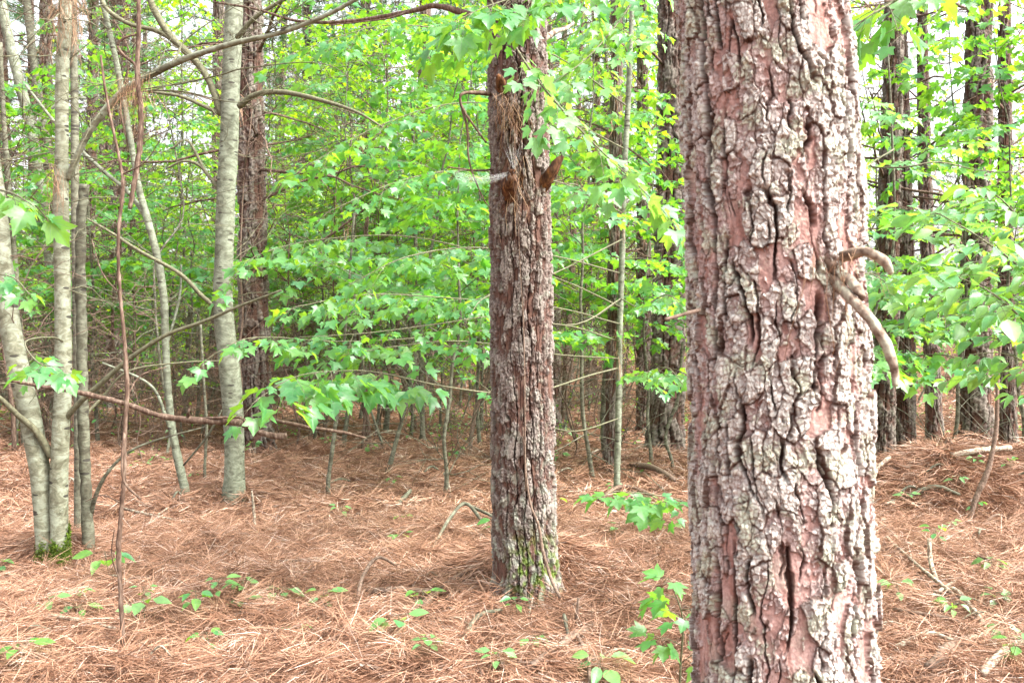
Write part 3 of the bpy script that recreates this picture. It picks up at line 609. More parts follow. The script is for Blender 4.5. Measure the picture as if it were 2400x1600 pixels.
def make_brush(seed, m_, H, leafy):
    r_ = np.random.default_rng(seed); root = thing('dead_shrub', 'x', 'shrub', (0, 0, -50)); tb = TB(); tips = []; LPs = []
    for k in range(6):
        a = r_.uniform(0, 6.28); h = H * r_.uniform(.5, 1.1); l = h * r_.uniform(.1, .6); t = np.linspace(0, 1, 9)[:, None]
        Q = np.array([math.cos(a), math.sin(a), 0]) * l * t ** 1.5 + np.array([0, 0, 1.]) * (h * t) + np.cumsum(r_.normal(size=(9, 3)) * .03 * h, 0) - [0, 0, .05]; tb.tube(Q, np.linspace(.009, .0025, 9), 5)
        for g in range(15):
            i0 = r_.integers(1, 9); d = r_.normal(size=3); d[2] = d[2] * .5 + .15; d /= np.linalg.norm(d); l2 = r_.uniform(.2, .8) * H * .5
            T_ = Q[i0] + d * l2 * np.linspace(0, 1, 5)[:, None] + np.cumsum(r_.normal(size=(5, 3)) * .04 * l2, 0); T_[0] = Q[i0]; tb.tube(T_, np.linspace(.0045, .0015, 5), 3); tips += [T_[2], T_[4]]
            for g2 in range(3): d2 = d + r_.normal(size=3) * .8; tb.tube(T_[r_.integers(1, 5)] + d2 * l2 * .35 * np.linspace(0, 1, 3)[:, None], np.linspace(.003, .0012, 3), 3)
    link('stems', tb.mesh('stems', m_), root); tips = np.array(tips)
    if leafy:
        P = tips[r_.permutation(len(tips))[:90]] + r_.normal(size=(90, 3)) * .04; D = r_.normal(size=(90, 3)); D[:, 2] = D[:, 2] * .3 - .2; nn = r_.normal(size=(90, 3)) * .5; nn[:, 2] += 1
        link('leaves', leaves('leaves', P, D, nn, r_.uniform(.05, .10, 90), r_.random(90), 'small', M_LEAF), root)
    else:
        a_ = hang_needles([tips[k] for k in r_.permutation(len(tips))[:45]], 10, (.1, .3), .35, .005); link('hanging_needles', needles('hanging_needles', *a_, M_HANG, (0, 0, 0), .3), root)
    return root
BR = [make_brush(501, M_RED, 1.5, False), make_brush(502, M_DEAD, 2.2, False), make_brush(503, M_SAP, 1.7, True), make_brush(504, M_RED, 2.6, True)]
def put(proto, px, Y, sc, label, group, name=None, tilt=0):
    b = GX(px, Y); return dup(proto, b, rng.uniform(0, 6.28), sc, (rng.normal() * .04 + 0, rng.normal() * .04 + tilt), label, group, name)
# behind the clearing
placed = []
def scatter(n, y0, y1, pxr, protos, sc, label, group, dens=None, mind=.8):
    c = 0; tries = 0
    while c < n and tries < n * 30:
        tries += 1; Yv = math.sqrt(rng.uniform(y0 ** 2, y1 ** 2)); px = rng.uniform(*pxr)
        if dens is not None and rng.random() > dens(px, Yv): continue
        p = GX(px, Yv)
        if any((p.x - a) ** 2 + (p.y - b) ** 2 < mind ** 2 for a, b in placed): continue
        placed.append((p.x, p.y)); put(protos[rng.integers(len(protos))], px, Yv, rng.uniform(*sc), label, group); c += 1
def dn(px, Y): return 1.0 if px < 1300 else (.45 if px < 1900 else .28)
scatter(17, 15, 20, (-150, 2550), LP, (.8, 1.15), 'young broadleaf tree with bright green lobed leaves behind the clearing', 'leafy saplings behind the clearing', dn, 1.1)
scatter(44, 20, 32, (-250, 2650), LP, (.85, 1.25), 'leafy broadleaf tree deeper in the green woods', 'leafy trees deeper in the woods', dn, 1.0)
scatter(62, 32, 55, (-300, 2700), LP, (.9, 1.35), 'leafy broadleaf tree deeper in the green woods', 'leafy trees deeper in the woods', dn, 1.2)
scatter(70, 11.5, 20, (-100, 1450), BP[1:3] + BP, (.6, 1.2), 'thin leafless sapling standing at the back of the clearing', 'bare saplings at the back', None, .5)
scatter(60, 18, 36, (-200, 2600), BP, (.9, 1.6), 'thin leafless sapling deeper in the woods', 'bare saplings deeper in the woods', None, .6)
scatter(9, 13, 21, (850, 1480), BR, (.5, .8), 'low tangle of fine dead twigs and needles behind the clearing', 'brushy shrubs behind the clearing', None, .55)
scatter(20, 13, 21, (-120, 850), BR, (.6, 1.1), 'low tangle of fine dead twigs and needles behind the clearing', 'brushy shrubs behind the clearing', None, .55)
scatter(30, 20, 32, (-200, 2600), BR, (.9, 1.6), 'low tangle of fine dead twigs deeper in the woods', 'brushy shrubs deeper in the woods', None, .6)
# far mass of the wood
N = 60000; Yv = rng.uniform(48, 75, N); px = rng.uniform(-500, 2900, N); zz = np.abs(rng.beta(1.1, 2.2, N)) * 19 + .3
Xv = (px - 1200) / FPX * Yv; keep = pn(Xv / 3.5, zz / 3, 91) + .35 * (px < 1250) - .2 * (px > 1900) - .03 * zz + .12 > rng.uniform(-.5, .4, N)
Xv, Yv, zz = Xv[keep], Yv[keep], zz[keep]; N = len(Xv); D = rng.normal(size=(N, 3)); D[:, 2] = D[:, 2] * .4 - .3; nn = rng.normal(size=(N, 3)) * .5; nn[:, 2] += 1
tag(link('distant_woods', leaves('distant_woods', np.column_stack([Xv, Yv, zz + gh(Xv, Yv)]), D, nn, rng.uniform(.18, .38, N), rng.uniform(0, 1, N), 'lobed', M_LEAF)), kind='stuff', label='far mass of green foliage closing off the woods')
# ------------------------------------------------------------------ hand placed broadleaf trees
def spray(path, lsize, side_len, kind='maple', tw=.12, lsp=.07, seed=0, hang=.3, start=.15):
    """path: polyline world pts with radius (N,4). returns TB pieces + leaves"""
    r_ = np.random.default_rng(seed); Q = smoothpath(path, 5); tb = TB(); tb.tube(Q[:, :3], Q[:, 3], 6, .1, seed)
    P3 = Q[:, :3]; ln = np.concatenate([[0], np.cumsum(np.linalg.norm(np.diff(P3, axis=0), axis=1))]); L = ln[-1]; P = []; D = []
    g = 0; s = L * start
    while s < L:
        q0 = np.array([np.interp(s, ln, P3[:, k]) for k in range(3)]); q1 = np.array([np.interp(min(L, s + .02), ln, P3[:, k]) for k in range(3)]); tg = norm(q1 - q0 + 1e-6)
        sd_ = norm(np.cross(tg, [0, 0, 1]) + 1e-6) * (1 if g % 2 else -1); last = s + tw >= L
        dd = tg if last else norm(tg * .7 + sd_ * r_.uniform(.5, 1.1) + np.array([0, 0, r_.uniform(-.4, .15)])); l2 = side_len * r_.uniform(.4, 1.2) * (1.1 - .6 * s / L)
        t4 = np.linspace(0, 1, 5)[:, None]; tw_ = q0 + dd * l2 * t4 + np.array([0, 0, -.25]) * l2 * t4 ** 2; tb.tube(tw_, np.linspace(.002, .0009, 5), 4)
        nl = max(1, int(l2 / (lsp * .75)))
        for h_ in range(nl + 1):
            f = (h_ + .7) / (nl + .7); p = tw_[0] + (tw_[-1] - tw_[0]) * f; s2 = norm(np.cross(dd, [0, 0, 1]))
            for sgn in ((-1, 1) if h_ < nl else (-1, 0, 1)):
                if r_.random() < .12: continue
                ld = norm(dd * .7 + s2 * sgn * r_.uniform(.5, 1.1) + np.array([0, 0, r_.uniform(-.9, -.0) * hang * 2])); pe = p + ld * lsize * .45
                tb.tube([p, pe], [.0009, .0007], 3); P.append(pe); D.append(ld)
        s += tw * r_.uniform(.7, 1.3); g += 1
    N = len(P); nn = r_.normal(size=(N, 3)) * .35; nn[:, 2] += 1; D = np.array(D); D[:, 2] -= hang * r_.random(N) * .8
    return tb, np.array(P), D, nn, lsize * (.62 if kind == 'maple' else .8) * r_.uniform(.5, 1.25, N), r_.beta(1.1, 1.6, N)
def add_spray(root, pts, lsize, side, seed, kind='maple', leafm=None, twm=None, **k):
    path = np.array([[*W(a, b, c), r] for a, b, c, r in pts]); tb, P, D, nn, s, t = spray(path, lsize, side, kind, seed=seed, **k)
    b = link('branch', tb.mesh('branch', twm or M_LIVE, root.location), root)
    link('leaves', leaves('leaves', P, D, nn, s, t, kind, leafm or M_LEAFN, root.location), b); return b
def tubeP(root, name, pts, m_, sides=14, rough=.08, k=10, label=None): return part_tubes(name, [pts], m_, root, sides, rough, k, label)
# left maple, two stems from one mossy foot
b = G(128, 1338); Yl = b.y; root = thing('maple_tree', 'pale grey green maple at the left with two stems rising from one mossy foot', 'tree', b); ROOT_L = root
k = Yl / FPX
tubeP(root, 'trunk', [(138, 1360, Yl, 28 * k), (140, 1290, Yl, 21 * k), (138, 1150, Yl, 20 * k), (143, 1000, Yl, 20 * k), (148, 900, Yl, 19 * k), (147, 700, Yl, 18 * k), (143, 480, Yl, 17.5 * k), (145, 350, Yl, 15 * k), (146, 180, Yl, 15 * k), (152, 50, Yl, 15 * k), (158, -200, Yl, 13 * k), (165, -600, Yl, 10 * k)], M_MAPLE, 28, .05, 14, label='upright right hand stem')
tubeP(root, 'trunk', [(118, 1350, Yl + .02, 26 * k), (106, 1280, Yl + .02, 21 * k), (95, 1120, Yl + .02, 22 * k), (72, 980, Yl + .02, 24 * k), (45, 870, Yl, 24 * k), (20, 740, Yl, 23 * k), (4, 600, Yl, 22 * k), (-18, 400, Yl, 21 * k), (-60, 100, Yl, 18 * k), (-120, -400, Yl, 12 * k)], M_MAPLE, 28, .05, 14, label='thicker stem leaning to the left')
tubeP(root, 'limb', [(160, 420, Yl, 7 * k), (178, 372, Yl - .05, 7.5 * k), (215, 300, Yl - .1, 8 * k), (275, 228, Yl - .15, 8.5 * k), (330, 188, Yl - .2, 8.5 * k), (430, 140, Yl - .3, 7 * k), (540, 104, Yl - .4, 6.2 * k), (660, 76, Yl - .5, 5.2 * k), (760, 38, Yl - .6, 4.6 * k), (850, -10, Yl - .7, 4 * k), (1000, -100, Yl - .8, 3 * k)], M_MAPLE, 12)
tubeP(root, 'limb', [(150, 985, Yl, 8 * k), (185, 945, Yl - .05, 6.5 * k), (240, 895, Yl - .1, 6 * k), (310, 835, Yl - .15, 5 * k), (390, 785, Yl - .2, 4.5 * k), (480, 752, Yl - .25, 4 * k), (560, 718, Yl - .3, 3.2 * k), (660, 680, Yl - .4, 2 * k)], M_LIVE, 10)
tubeP(root, 'limb', [(122, 1070, Yl, 9 * k), (85, 1010, Yl - .05, 8 * k), (45, 975, Yl - .1, 6.5 * k), (-10, 925, Yl - .2, 5.5 * k), (-80, 880, Yl - .3, 4 * k)], M_LIVE, 10)
for q_, (a, seed) in enumerate([([(330, 210, 6.3, .004), (430, 195, 6.2, .006), (520, 175, 6.1, .005), (580, 160, 6.0, .004), (760, 150, 6.0, .003), (880, 230, 6, .0015)], 1),
        ([(250, 240, 6.4, .006), (330, 215, 6.3, .006), (430, 215, 6.3, .005), (560, 240, 6.2, .003), (660, 200, 6.2, .002)], 2),
        ([(300, 205, 6.3, .008), (400, 150, 6.5, .008), (430, 100, 6.6, .006), (480, 60, 6.6, .004), (560, 10, 6.6, .003)], 3),
        ([(150, 350, 6.5, .005), (200, 380, 6.4, .004), (260, 370, 6.3, .003), (400, 400, 6.2, .002), (500, 430, 6.1, .0015)], 4),
        ([(140, 560, 6.5, .004), (100, 500, 6.4, .004), (60, 460, 6.3, .003), (0, 400, 6.3, .002)], 5),
        ([(150, 520, 6.5, .004), (210, 525, 6.4, .003), (340, 520, 6.2, .002), (500, 490, 6.1, .0015), (600, 440, 6.1, .001)], 6),
        ([(330, 165, 6.3, .004), (420, 205, 6.3, .004), (480, 240, 6.3, .003), (530, 300, 6.2, .002)], 7)]):
    tubeP(root, 'limb', a, M_LIVE, 7, .1, 6)
add_spray(root, [(148, 800, Yl, .006), (120, 790, Yl - .5, .005), (60, 800, Yl - 1.3, .004), (90, 850, Yl - 2.1, .003), (150, 860, Yl - 2.4, .0015)], .115, .13, 41, start=.72, tw=.16, hang=.55)
add_spray(root, [(-18, 480, Yl, .006), (-60, 450, 5.0, .005), (-50, 440, 3.2, .004), (20, 450, 2.6, .003), (75, 480, 2.5, .0015)], .095, .12, 42, start=.85, tw=.16, hang=.5)
add_spray(root, [(-10, 640, Yl, .005), (-30, 640, 4.6, .004), (30, 650, 4.2, .003), (70, 690, 4.0, .0015)], .11, .12, 43, start=.7, tw=.16, hang=.45)
P = [W(150 + rng.uniform(-18, 22), rng.uniform(-30, 60), Yl - .12) for _ in range(16)] + [W(128 + rng.uniform(-6, 10), 400 + rng.uniform(-10, 40), Yl - .1) for _ in range(5)] + [W(300 + rng.uniform(-20, 30), 205, Yl - .2) for _ in range(6)]
a = hang_needles(P, 12, (.15, .34), .13, .0022); link('hanging_needles', needles('hanging_needles', *a, M_HANG, b, .3), root)
P = []
for _ in range(15000):
    st = rng.integers(2); a = rng.uniform(0, 2 * PI); zz_ = rng.random() ** 1.5 * (.15 + .07 * math.sin(a + 1.3 * st) + .05 * math.sin(a * 3 + st) + .07 * rng.random()) - .01; c = W(139, 1300, Yl) if st else W(108, 1290, Yl + .02); r_ = (21 * k + .03 * math.exp(-max(zz_, 0) / .05)) * (1.0 + .10 * rng.random())
    r_ += .03 * (zz_ < .01) * rng.random()
    P.append((c.x + r_ * math.cos(a), c.y + r_ * math.sin(a), b.z + zz_))
P = np.array(P); D = rng.normal(size=P.shape)
link('moss', needles('moss', P, D, rng.uniform(.006, .016, len(P)), np.full(len(P), .0035), rng.random(len(P)), M_MOSS, b), root)
# thin rough stem right behind it
b = G(208, 1312); root = thing('maple_sapling', 'thin dark lichen crusted stem just right of the two stemmed maple with a broken top', 'tree', b); y = b.y; k = y / FPX
tubeP(root, 'trunk', [(210, 1325, y, 17 * k), (206, 1250, y, 13 * k), (200, 1100, y, 12.5 * k), (193, 950, y, 12.5 * k), (192, 800, y, 12 * k), (188, 650, y, 12 * k), (190, 520, y, 11.5 * k), (198, 432, y, 10 * k)], M_SAP, 14, .25, 12)
tubeP(root, 'limb', [(214, 1200, y, 6 * k), (225, 1160, y - .05, 5 * k), (250, 1110, y - .1, 4 * k), (300, 1060, y - .1, 3 * k), (370, 1030, y - .1, 2.4 * k), (480, 1000, y - .1, 1.5 * k)], M_SAP, 8)
tubeP(root, 'limb', [(192, 980, y, 4 * k), (240, 930, y + .1, 3 * k), (300, 870, y + .1, 2.5 * k), (420, 850, y + .2, 2 * k), (520, 845, y + .3, 1.5 * k)], M_LIVE, 7)
b = GX(182, 7.6); root = thing('maple_sapling', 'slim grey stem close behind the left maple, hung with dead needles near its top', 'tree', b); y = b.y; k = y / FPX
tubeP(root, 'trunk', [(186, 1260, y, 12 * k), (184, 1000, y, 10 * k), (180, 700, y, 10 * k), (176, 450, y, 9.5 * k), (175, 250, y, 9 * k), (172, 100, y, 8.5 * k), (168, -200, y, 7 * k)], M_SAP, 12, .12, 12)
P = [W(175 + rng.uniform(-12, 12), rng.uniform(-20, 120), y - .05) for _ in range(9)]; a = hang_needles(P, 16, (.15, .33), .14, .0026); link('hanging_needles', needles('hanging_needles', *a, M_HANG, b), root)
# curving saplings on the left
def stem(name, label, base, pts, m_, sides=12, rough=.1, cat='tree', limbs=(), lm=None, needles_at=None):
    b = G(*base); root = thing(name, label, cat, b); y = b.y; k = y / FPX
    f = [(base[0], base[1] + 12, y, pts[0][2] * 1.5 * k)] + [(a, c, y + (e[0] if e else 0), r * k) for a, c, r, *e in pts]
    tubeP(root, 'trunk', f, m_, sides, rough, 10)
    for L in limbs: tubeP(root, 'limb', [(a, c, y + d, r * k) for a, c, d, r in L], lm or m_, 7, .15, 6)
    if needles_at:
        P = [W(a + rng.uniform(-10, 10), c + rng.uniform(-8, 30), y - .03) for a, c in needles_at for _ in range(3)]
        a_ = hang_needles(P, 12, (.15, .3), .14, .0024 * max(1, y / 8)); link('hanging_needles', needles('hanging_needles', *a_, M_HANG, b), root)
    return root
stem('maple_sapling', 'slender curved grey green sapling between the red stem and the spotted grey trunk', (436, 1172), [(434, 1150, 11), (418, 1080, 10), (403, 1000, 9), (393, 900, 8.5), (388, 800, 8.5), (384, 700, 9), (368, 600, 9), (345, 510, 8.5), (325, 440, 8), (310, 350, 7), (285, 210, 7), (265, 110, 6.5), (235, -20, 6), (200, -200, 4)], M_BEECH, 12, .12,
     limbs=[[(350, 520, 0, 6), (300, 450, .1, 5), (230, 390, .1, 4.5), (140, 300, .2, 4), (60, 200, .3, 3)], [(412, 1060, 0, 5), (390, 980, -.1, 4), (350, 900, -.1, 3.5), (240, 850, -.1, 2.5)], [(388, 820, 0, 3.5), (420, 700, .1, 3), (425, 620, .1, 2)]])
stem('maple_sapling', 'leaning grey sapling behind the left maple, crossing from the upper left', (132, 1010), [(130, 960, 13), (128, 800, 13), (118, 620, 12), (100, 460, 12), (72, 300, 12), (45, 190, 12), (10, 40, 11), (-20, -150, 9)], M_BEECH, 12, .1,
     limbs=[[(75, 300, 0, 5), (140, 240, .1, 4), (200, 230, .2, 3)], [(118, 600, 0, 5), (60, 520, 0, 4), (0, 430, 0, 3)]])
stem('maple_sapling', 'brown needle hung stem rising behind the left maple towards the top left corner', (150, 960), [(148, 930, 9), (142, 700, 9), (135, 500, 9), (120, 380, 9), (95, 250, 9), (80, 150, 9), (62, 0, 9), (50, -150, 8)], M_SAP, 12, .2, needles_at=[(120, 20), (95, 100), (90, 200), (140, 60), (115, 560), (110, 630)])
# spotted grey trunk
b = G(552, 1180); root = thing('beech_tree', 'smooth grey green trunk with dark scars, left of centre', 'tree', b); y = b.y; k = y / FPX
tubeP(root, 'trunk', [(548, 1200, y, 36 * k), (548, 1160, y, 27 * k), (550, 1080, y, 23 * k), (547, 980, y, 23.5 * k), (540, 880, y, 24 * k), (528, 780, y, 23 * k), (522, 690, y, 22 * k), (526, 580, y, 21.5 * k), (530, 450, y, 21.5 * k), (537, 330, y, 21.5 * k), (541, 200, y, 21 * k), (546, 80, y, 21 * k), (552, -100, y, 20 * k), (560, -500, y, 16 * k)], M_BEECH, 32, .05, 16)
for pts in ([(515, 730, y, 6 * k), (470, 690, y - .1, 5 * k), (420, 640, y - .15, 4.5 * k), (330, 590, y - .2, 4 * k), (260, 545, y - .3, 3 * k), (200, 510, y - .3, 2 * k)],
            [(520, 270, y, 9 * k), (490, 190, y, 8 * k), (455, 140, y, 8.5 * k), (400, 85, y, 8 * k), (360, 20, y, 8 * k), (340, -40, y, 6 * k)],
            [(455, 140, y, 6 * k), (380, 78, y, 6 * k), (300, 55, y, 5 * k), (245, 15, y, 5 * k), (230, -40, y, 4 * k)],
            [(520, 270, y, 5 * k), (480, 250, y, 4.5 * k), (420, 225, y, 4 * k), (350, 215, y, 3 * k)],
            [(516, 450, y, 4 * k), (470, 390, y, 4 * k), (430, 378, y, 3 * k), (390, 395, y, 2 * k)],
            [(560, 250, y - .1, 7 * k), (600, 222, y - .2, 7 * k), (660, 216, y - .3, 6 * k), (740, 232, y - .5, 5 * k), (830, 260, y - .7, 3 * k), (900, 300, y - .8, 2 * k)],
            [(555, 90, y - .1, 6 * k), (600, 40, y - .2, 5 * k), (680, -10, y - .3, 4 * k)],
            [(515, 445, y, 4 * k), (480, 400, y, 4 * k), (440, 330, y, 3 * k), (400, 350, y, 2 * k)]):
    tubeP(root, 'limb', pts, M_LIVE, 8, .1, 7)
def twigs(root, trunkpts, n, seed, L=(.3, 1.1), m_=None):
    r_ = np.random.default_rng(seed); T = np.array([tuple(W(a, c, d)) for a, c, d in trunkpts]); T = smoothpath(T, 8); tb = TB()
    for k_ in range(n):
        o_ = T[r_.integers(0, len(T))]; a = r_.uniform(0, 6.28); l = r_.uniform(*L); d = np.array([math.cos(a), math.sin(a) * .7, r_.uniform(-.2, .8)]); cv = r_.uniform(-.5, .25)
        t = np.linspace(0, 1, 9)[:, None]; Q = o_ + d * l * t + np.array([0, 0, cv]) * l * t ** 2 + np.cumsum(r_.normal(size=(9, 3)) * .022 * l, 0) * (t > 0); tb.tube(Q, np.linspace(.0042, .0011, 9), 5)
        for g in range(3): d2 = d + r_.normal(size=3) * .6; i0 = r_.integers(2, 8); tb.tube(Q[i0] + d2 * l * r_.uniform(.15, .4) * np.linspace(0, 1, 4)[:, None] + r_.normal(size=(4, 3)) * .006 * np.arange(4)[:, None], np.linspace(.0022, .0008, 4), 4)
    return link('twigs', tb.mesh('twigs', m_ or M_LIVE, root.location), root)
twigs(root, [(528, 780, 9.3), (526, 580, 9.3), (537, 330, 9.3), (546, 80, 9.3)], 34, 7, (.4, 1.9))
twigs(ROOT_L, [(147, 900, Yl), (143, 480, Yl), (146, 180, Yl), (155, 0, Yl)], 34, 8, (.3, 1.4))
twigs(ROOT_L, [(215, 300, Yl - .1), (330, 188, Yl - .2), (540, 104, Yl - .4), (760, 38, Yl - .6)], 22, 9, (.2, .9))
twigs(ROOT_L, [(45, 870, Yl), (4, 600, Yl)], 12, 10, (.3, 1.0), M_DEAD)
# thin red stems
stem('dead_sapling', 'thin reddish brown crooked stem standing in the needles at lower left', (284, 1545), [(288, 1500, 6), (282, 1380, 5), (278, 1290, 6), (284, 1200, 5.2), (291, 1120, 5), (293, 1000, 4.8), (298, 900, 5.5), (290, 780, 4.4), (281, 680, 4), (277, 560, 3.8), (288, 440, 4), (281, 380, 3.4), (262, 290, 3.2), (245, 200, 3), (236, 130, 2.6)], M_RED, 10, .5, 'dead stem',
     limbs=[[(280, 1360, 0, 2), (262, 1300, -.05, 1.6), (268, 1240, -.1, 1)], [(296, 930, 0, 2), (330, 880, .05, 1.6), (390, 860, .1, 1)], [(282, 690, 0, 2), (240, 640, .05, 1.6), (215, 560, .1, 1)], [(285, 410, 0, 2), (340, 380, -.05, 1.4), (380, 320, -.1, .8)], [(286, 1180, 0, 2), (240, 1160, .05, 1.4), (200, 1175, .1, .9)],[(292, 1010, 0, 3.5), (286, 1080, -.05, 3), (292, 1130, -.05, 3), (330, 1170, -.05, 2.5)]])
root = thing('hanging_vine', 'rough dark brown vine hanging from the upper left and ending in mid air', 'vine', W(325, 0, 5.6)); kk = 5.6 / FPX
tubeP(root, 'stem', [(325, -60, 5.6, 5 * kk), (325, 80, 5.6, 5 * kk), (322, 180, 5.6, 6 * kk), (330, 260, 5.6, 6 * kk), (328, 340, 5.6, 6.5 * kk), (318, 410, 5.6, 6 * kk), (304, 490, 5.6, 5 * kk)], M_RED, 9, .5, 8)
tubeP(root, 'stem', [(326, 180, 5.6, 4 * kk), (315, 150, 5.6, 4 * kk), (290, 130, 5.6, 3.5 * kk), (276, 108, 5.6, 3.5 * kk), (290, 90, 5.6, 3 * kk), (330, 78, 5.6, 2 * kk)], M_RED, 7, .3, 8)
P = [W(318 + rng.uniform(-22, 18), 195 + rng.uniform(-15, 25), 5.6) for _ in range(10)]; a = hang_needles(P, 12, (.15, .3), .16, .002); link('hanging_needles', needles('hanging_needles', *a, M_HANG, root.location), root)
# long fallen dead branch lying across
root = thing('dead_branch', 'long reddish dead branch hanging level across the stems at left', 'branch', W(400, 985, 6.0)); kk = 6 / FPX
tubeP(root, 'wood', [(28, 893, 5.9, 3 * kk), (100, 905, 5.9, 4 * kk), (180, 918, 5.9, 5.5 * kk), (290, 945, 5.9, 6 * kk), (380, 975, 5.9, 6.5 * kk), (470, 985, 5.9, 8 * kk), (560, 990, 5.9, 8 * kk), (600, 1010, 5.9, 6 * kk), (650, 1022, 5.9, 8 * kk), (672, 1020, 5.9, 6 * kk)], M_RED, 10, .35, 8)
part_tubes('twig', [[(440, 980, 5.9, 3 * kk), (442, 965, 5.85, 3 * kk), (447, 955, 5.85, 1.5 * kk)], [(480, 980, 5.9, 3 * kk), (560, 978, 5.85, 3 * kk), (575, 990, 5.85, 3 * kk)], [(560, 985, 5.9, 4 * kk), (640, 985, 6, 4.5 * kk), (720, 1000, 6.1, 4 * kk), (800, 1012, 6.2, 4 * kk), (856, 1026, 6.3, 3 * kk)]], M_RED, root, 7, .3)
# thin stems in the middle distance
MS = [('thin grey sapling leaning right beside the low maple spray', (768, 1168), [(770, 1120, 5), (778, 1060, 5), (788, 980, 4.5), (800, 880, 4), (815, 700, 3), (830, 500, 3)], M_SAP),
 ('dark crooked dead sapling with a leaning fork, left of centre', (862, 1045), [(862, 1020, 8), (855, 940, 7.5), (848, 860, 7), (842, 780, 6), (850, 650, 5), (862, 500, 4)], M_RED),
 ('thin dark sapling just right of the crooked dead sapling', (884, 1020), [(886, 980, 4), (895, 900, 4), (905, 820, 3.5), (920, 600, 3)], M_SAP),
 ('dark bending sapling behind the maple leaves, left of the middle pine', (975, 1010), [(972, 990, 4), (960, 950, 5), (948, 900, 5), (935, 850, 5), (930, 740, 5), (900, 600, 4), (895, 480, 4)], M_RED),
 ('straight mossy sapling left of the middle pine', (990, 1030), [(990, 1000, 6), (988, 900, 6), (984, 780, 5), (975, 600, 5), (970, 400, 4), (965, 200, 4)], M_SAP),
 ('slender reddish stem rising right of the middle pine', (1322, 985), [(1322, 940, 7), (1328, 850, 7), (1336, 700, 7), (1348, 500, 6.5), (1355, 300, 6), (1362, 100, 5), (1366, -50, 4)], M_RED),
 ('smooth pale sapling wrapped in dead needles, right of the clearing', (1447, 1170), [(1446, 1130, 8), (1448, 1050, 7.5), (1450, 940, 7.5), (1452, 800, 7), (1458, 600, 7), (1464, 400, 7), (1474, 200, 6.5), (1480, 50, 6), (1485, -100, 5)], M_BEECH),
 ('grey snag of a stem beside the needle wrapped sapling', (1420, 1075), [(1418, 1050, 9), (1416, 1000, 9), (1418, 920, 9), (1422, 860, 8), (1425, 820, 6)], M_SAP),
 ('thin leaning stem in front of the stout pine, left of the foreground trunk', (1578, 1110), [(1575, 1080, 4), (1560, 1030, 4), (1572, 980, 4), (1590, 930, 4), (1600, 800, 3)], M_SAP),
 ('thin bent stem on the needle mound at the right', (2268, 1232), [(2275, 1205, 6), (2290, 1160, 6.5), (2308, 1120, 7), (2320, 1085, 6), (2335, 1000, 5), (2338, 900, 4), (2345, 800, 3)], M_DEAD),
 ('grey stem rising in the needles close to the left edge', (60, 1060), [(58, 1030, 9), (52, 900, 8), (45, 760, 8), (30, 560, 7), (10, 300, 6), (0, 100, 5)], M_SAP),
 ('thin brown stem behind the slender curved sapling', (480, 1130), [(480, 1090, 3.5), (484, 1000, 3.5), (478, 900, 3), (470, 760, 3)], M_SAP),
 ('twisted thin brown stem at the left of the middle pine foot', (563, 1060), [(560, 1040, 3), (556, 940, 3), (580, 860, 3), (600, 800, 3), (610, 640, 3)], M_RED)]
for lab, base, pts, m_ in MS:
    na = [(1450, 200), (1445, 250), (1450, 460), (1455, 500), (1452, 780), (1445, 830)] if 'wrapped in dead' in lab else None
    r = stem('sapling', lab, base, pts, m_, 9, .2, 'sapling', needles_at=na)
    if 'wrapped in dead' in lab: ROOT_M = r
    if 'bent stem' in lab: ROOT_R = r
# brown thin pole-like saplings far (random bare twigs) left top: leaning brown twigs
# ------------------------------------------------------------------ maple sprays around the clearing
RM = ROOT_M; ym = RM.location.y
# the long low branch with the big maple leaves
add_spray(RM, [(1450, 862, ym, .009), (1380, 880, ym - 1, .008), (1270, 915, ym - 2.2, .007), (1180, 922, ym - 3, .006), (1040, 905, ym - 3.6, .005), (900, 875, ym - 4.0, .004), (820, 868, ym - 4.3, .003), (700, 880, ym - 4.7, .0022), (610, 930, ym - 5.0, .0015)], .16, .26, 51, start=.74, tw=.085, hang=.45)
add_spray(RM, [(1455, 700, ym, .008), (1350, 760, ym - 1.5, .006), (1180, 740, ym - 2.6, .005), (1020, 760, ym - 3.0, .004), (860, 780, ym - 3.4, .003), (700, 790, ym - 3.8, .002)], .09, .30, 52, start=.55, tw=.13, hang=.35)
add_spray(RM, [(1450, 980, ym, .007), (1350, 1010, ym - 1.2, .006), (1250, 985, ym - 2.6, .004), (1180, 940, ym - 3.4, .003), (1100, 880, ym - 3.7, .002)], .07, .14, 53, start=.60, tw=.12)
add_spray(RM, [(1460, 560, ym, .008), (1300, 640, ym - 1.5, .006), (1150, 690, ym - 3.4, .004), (1100, 740, ym - 3.8, .002)], .085, .22, 54, start=.66, tw=.14)
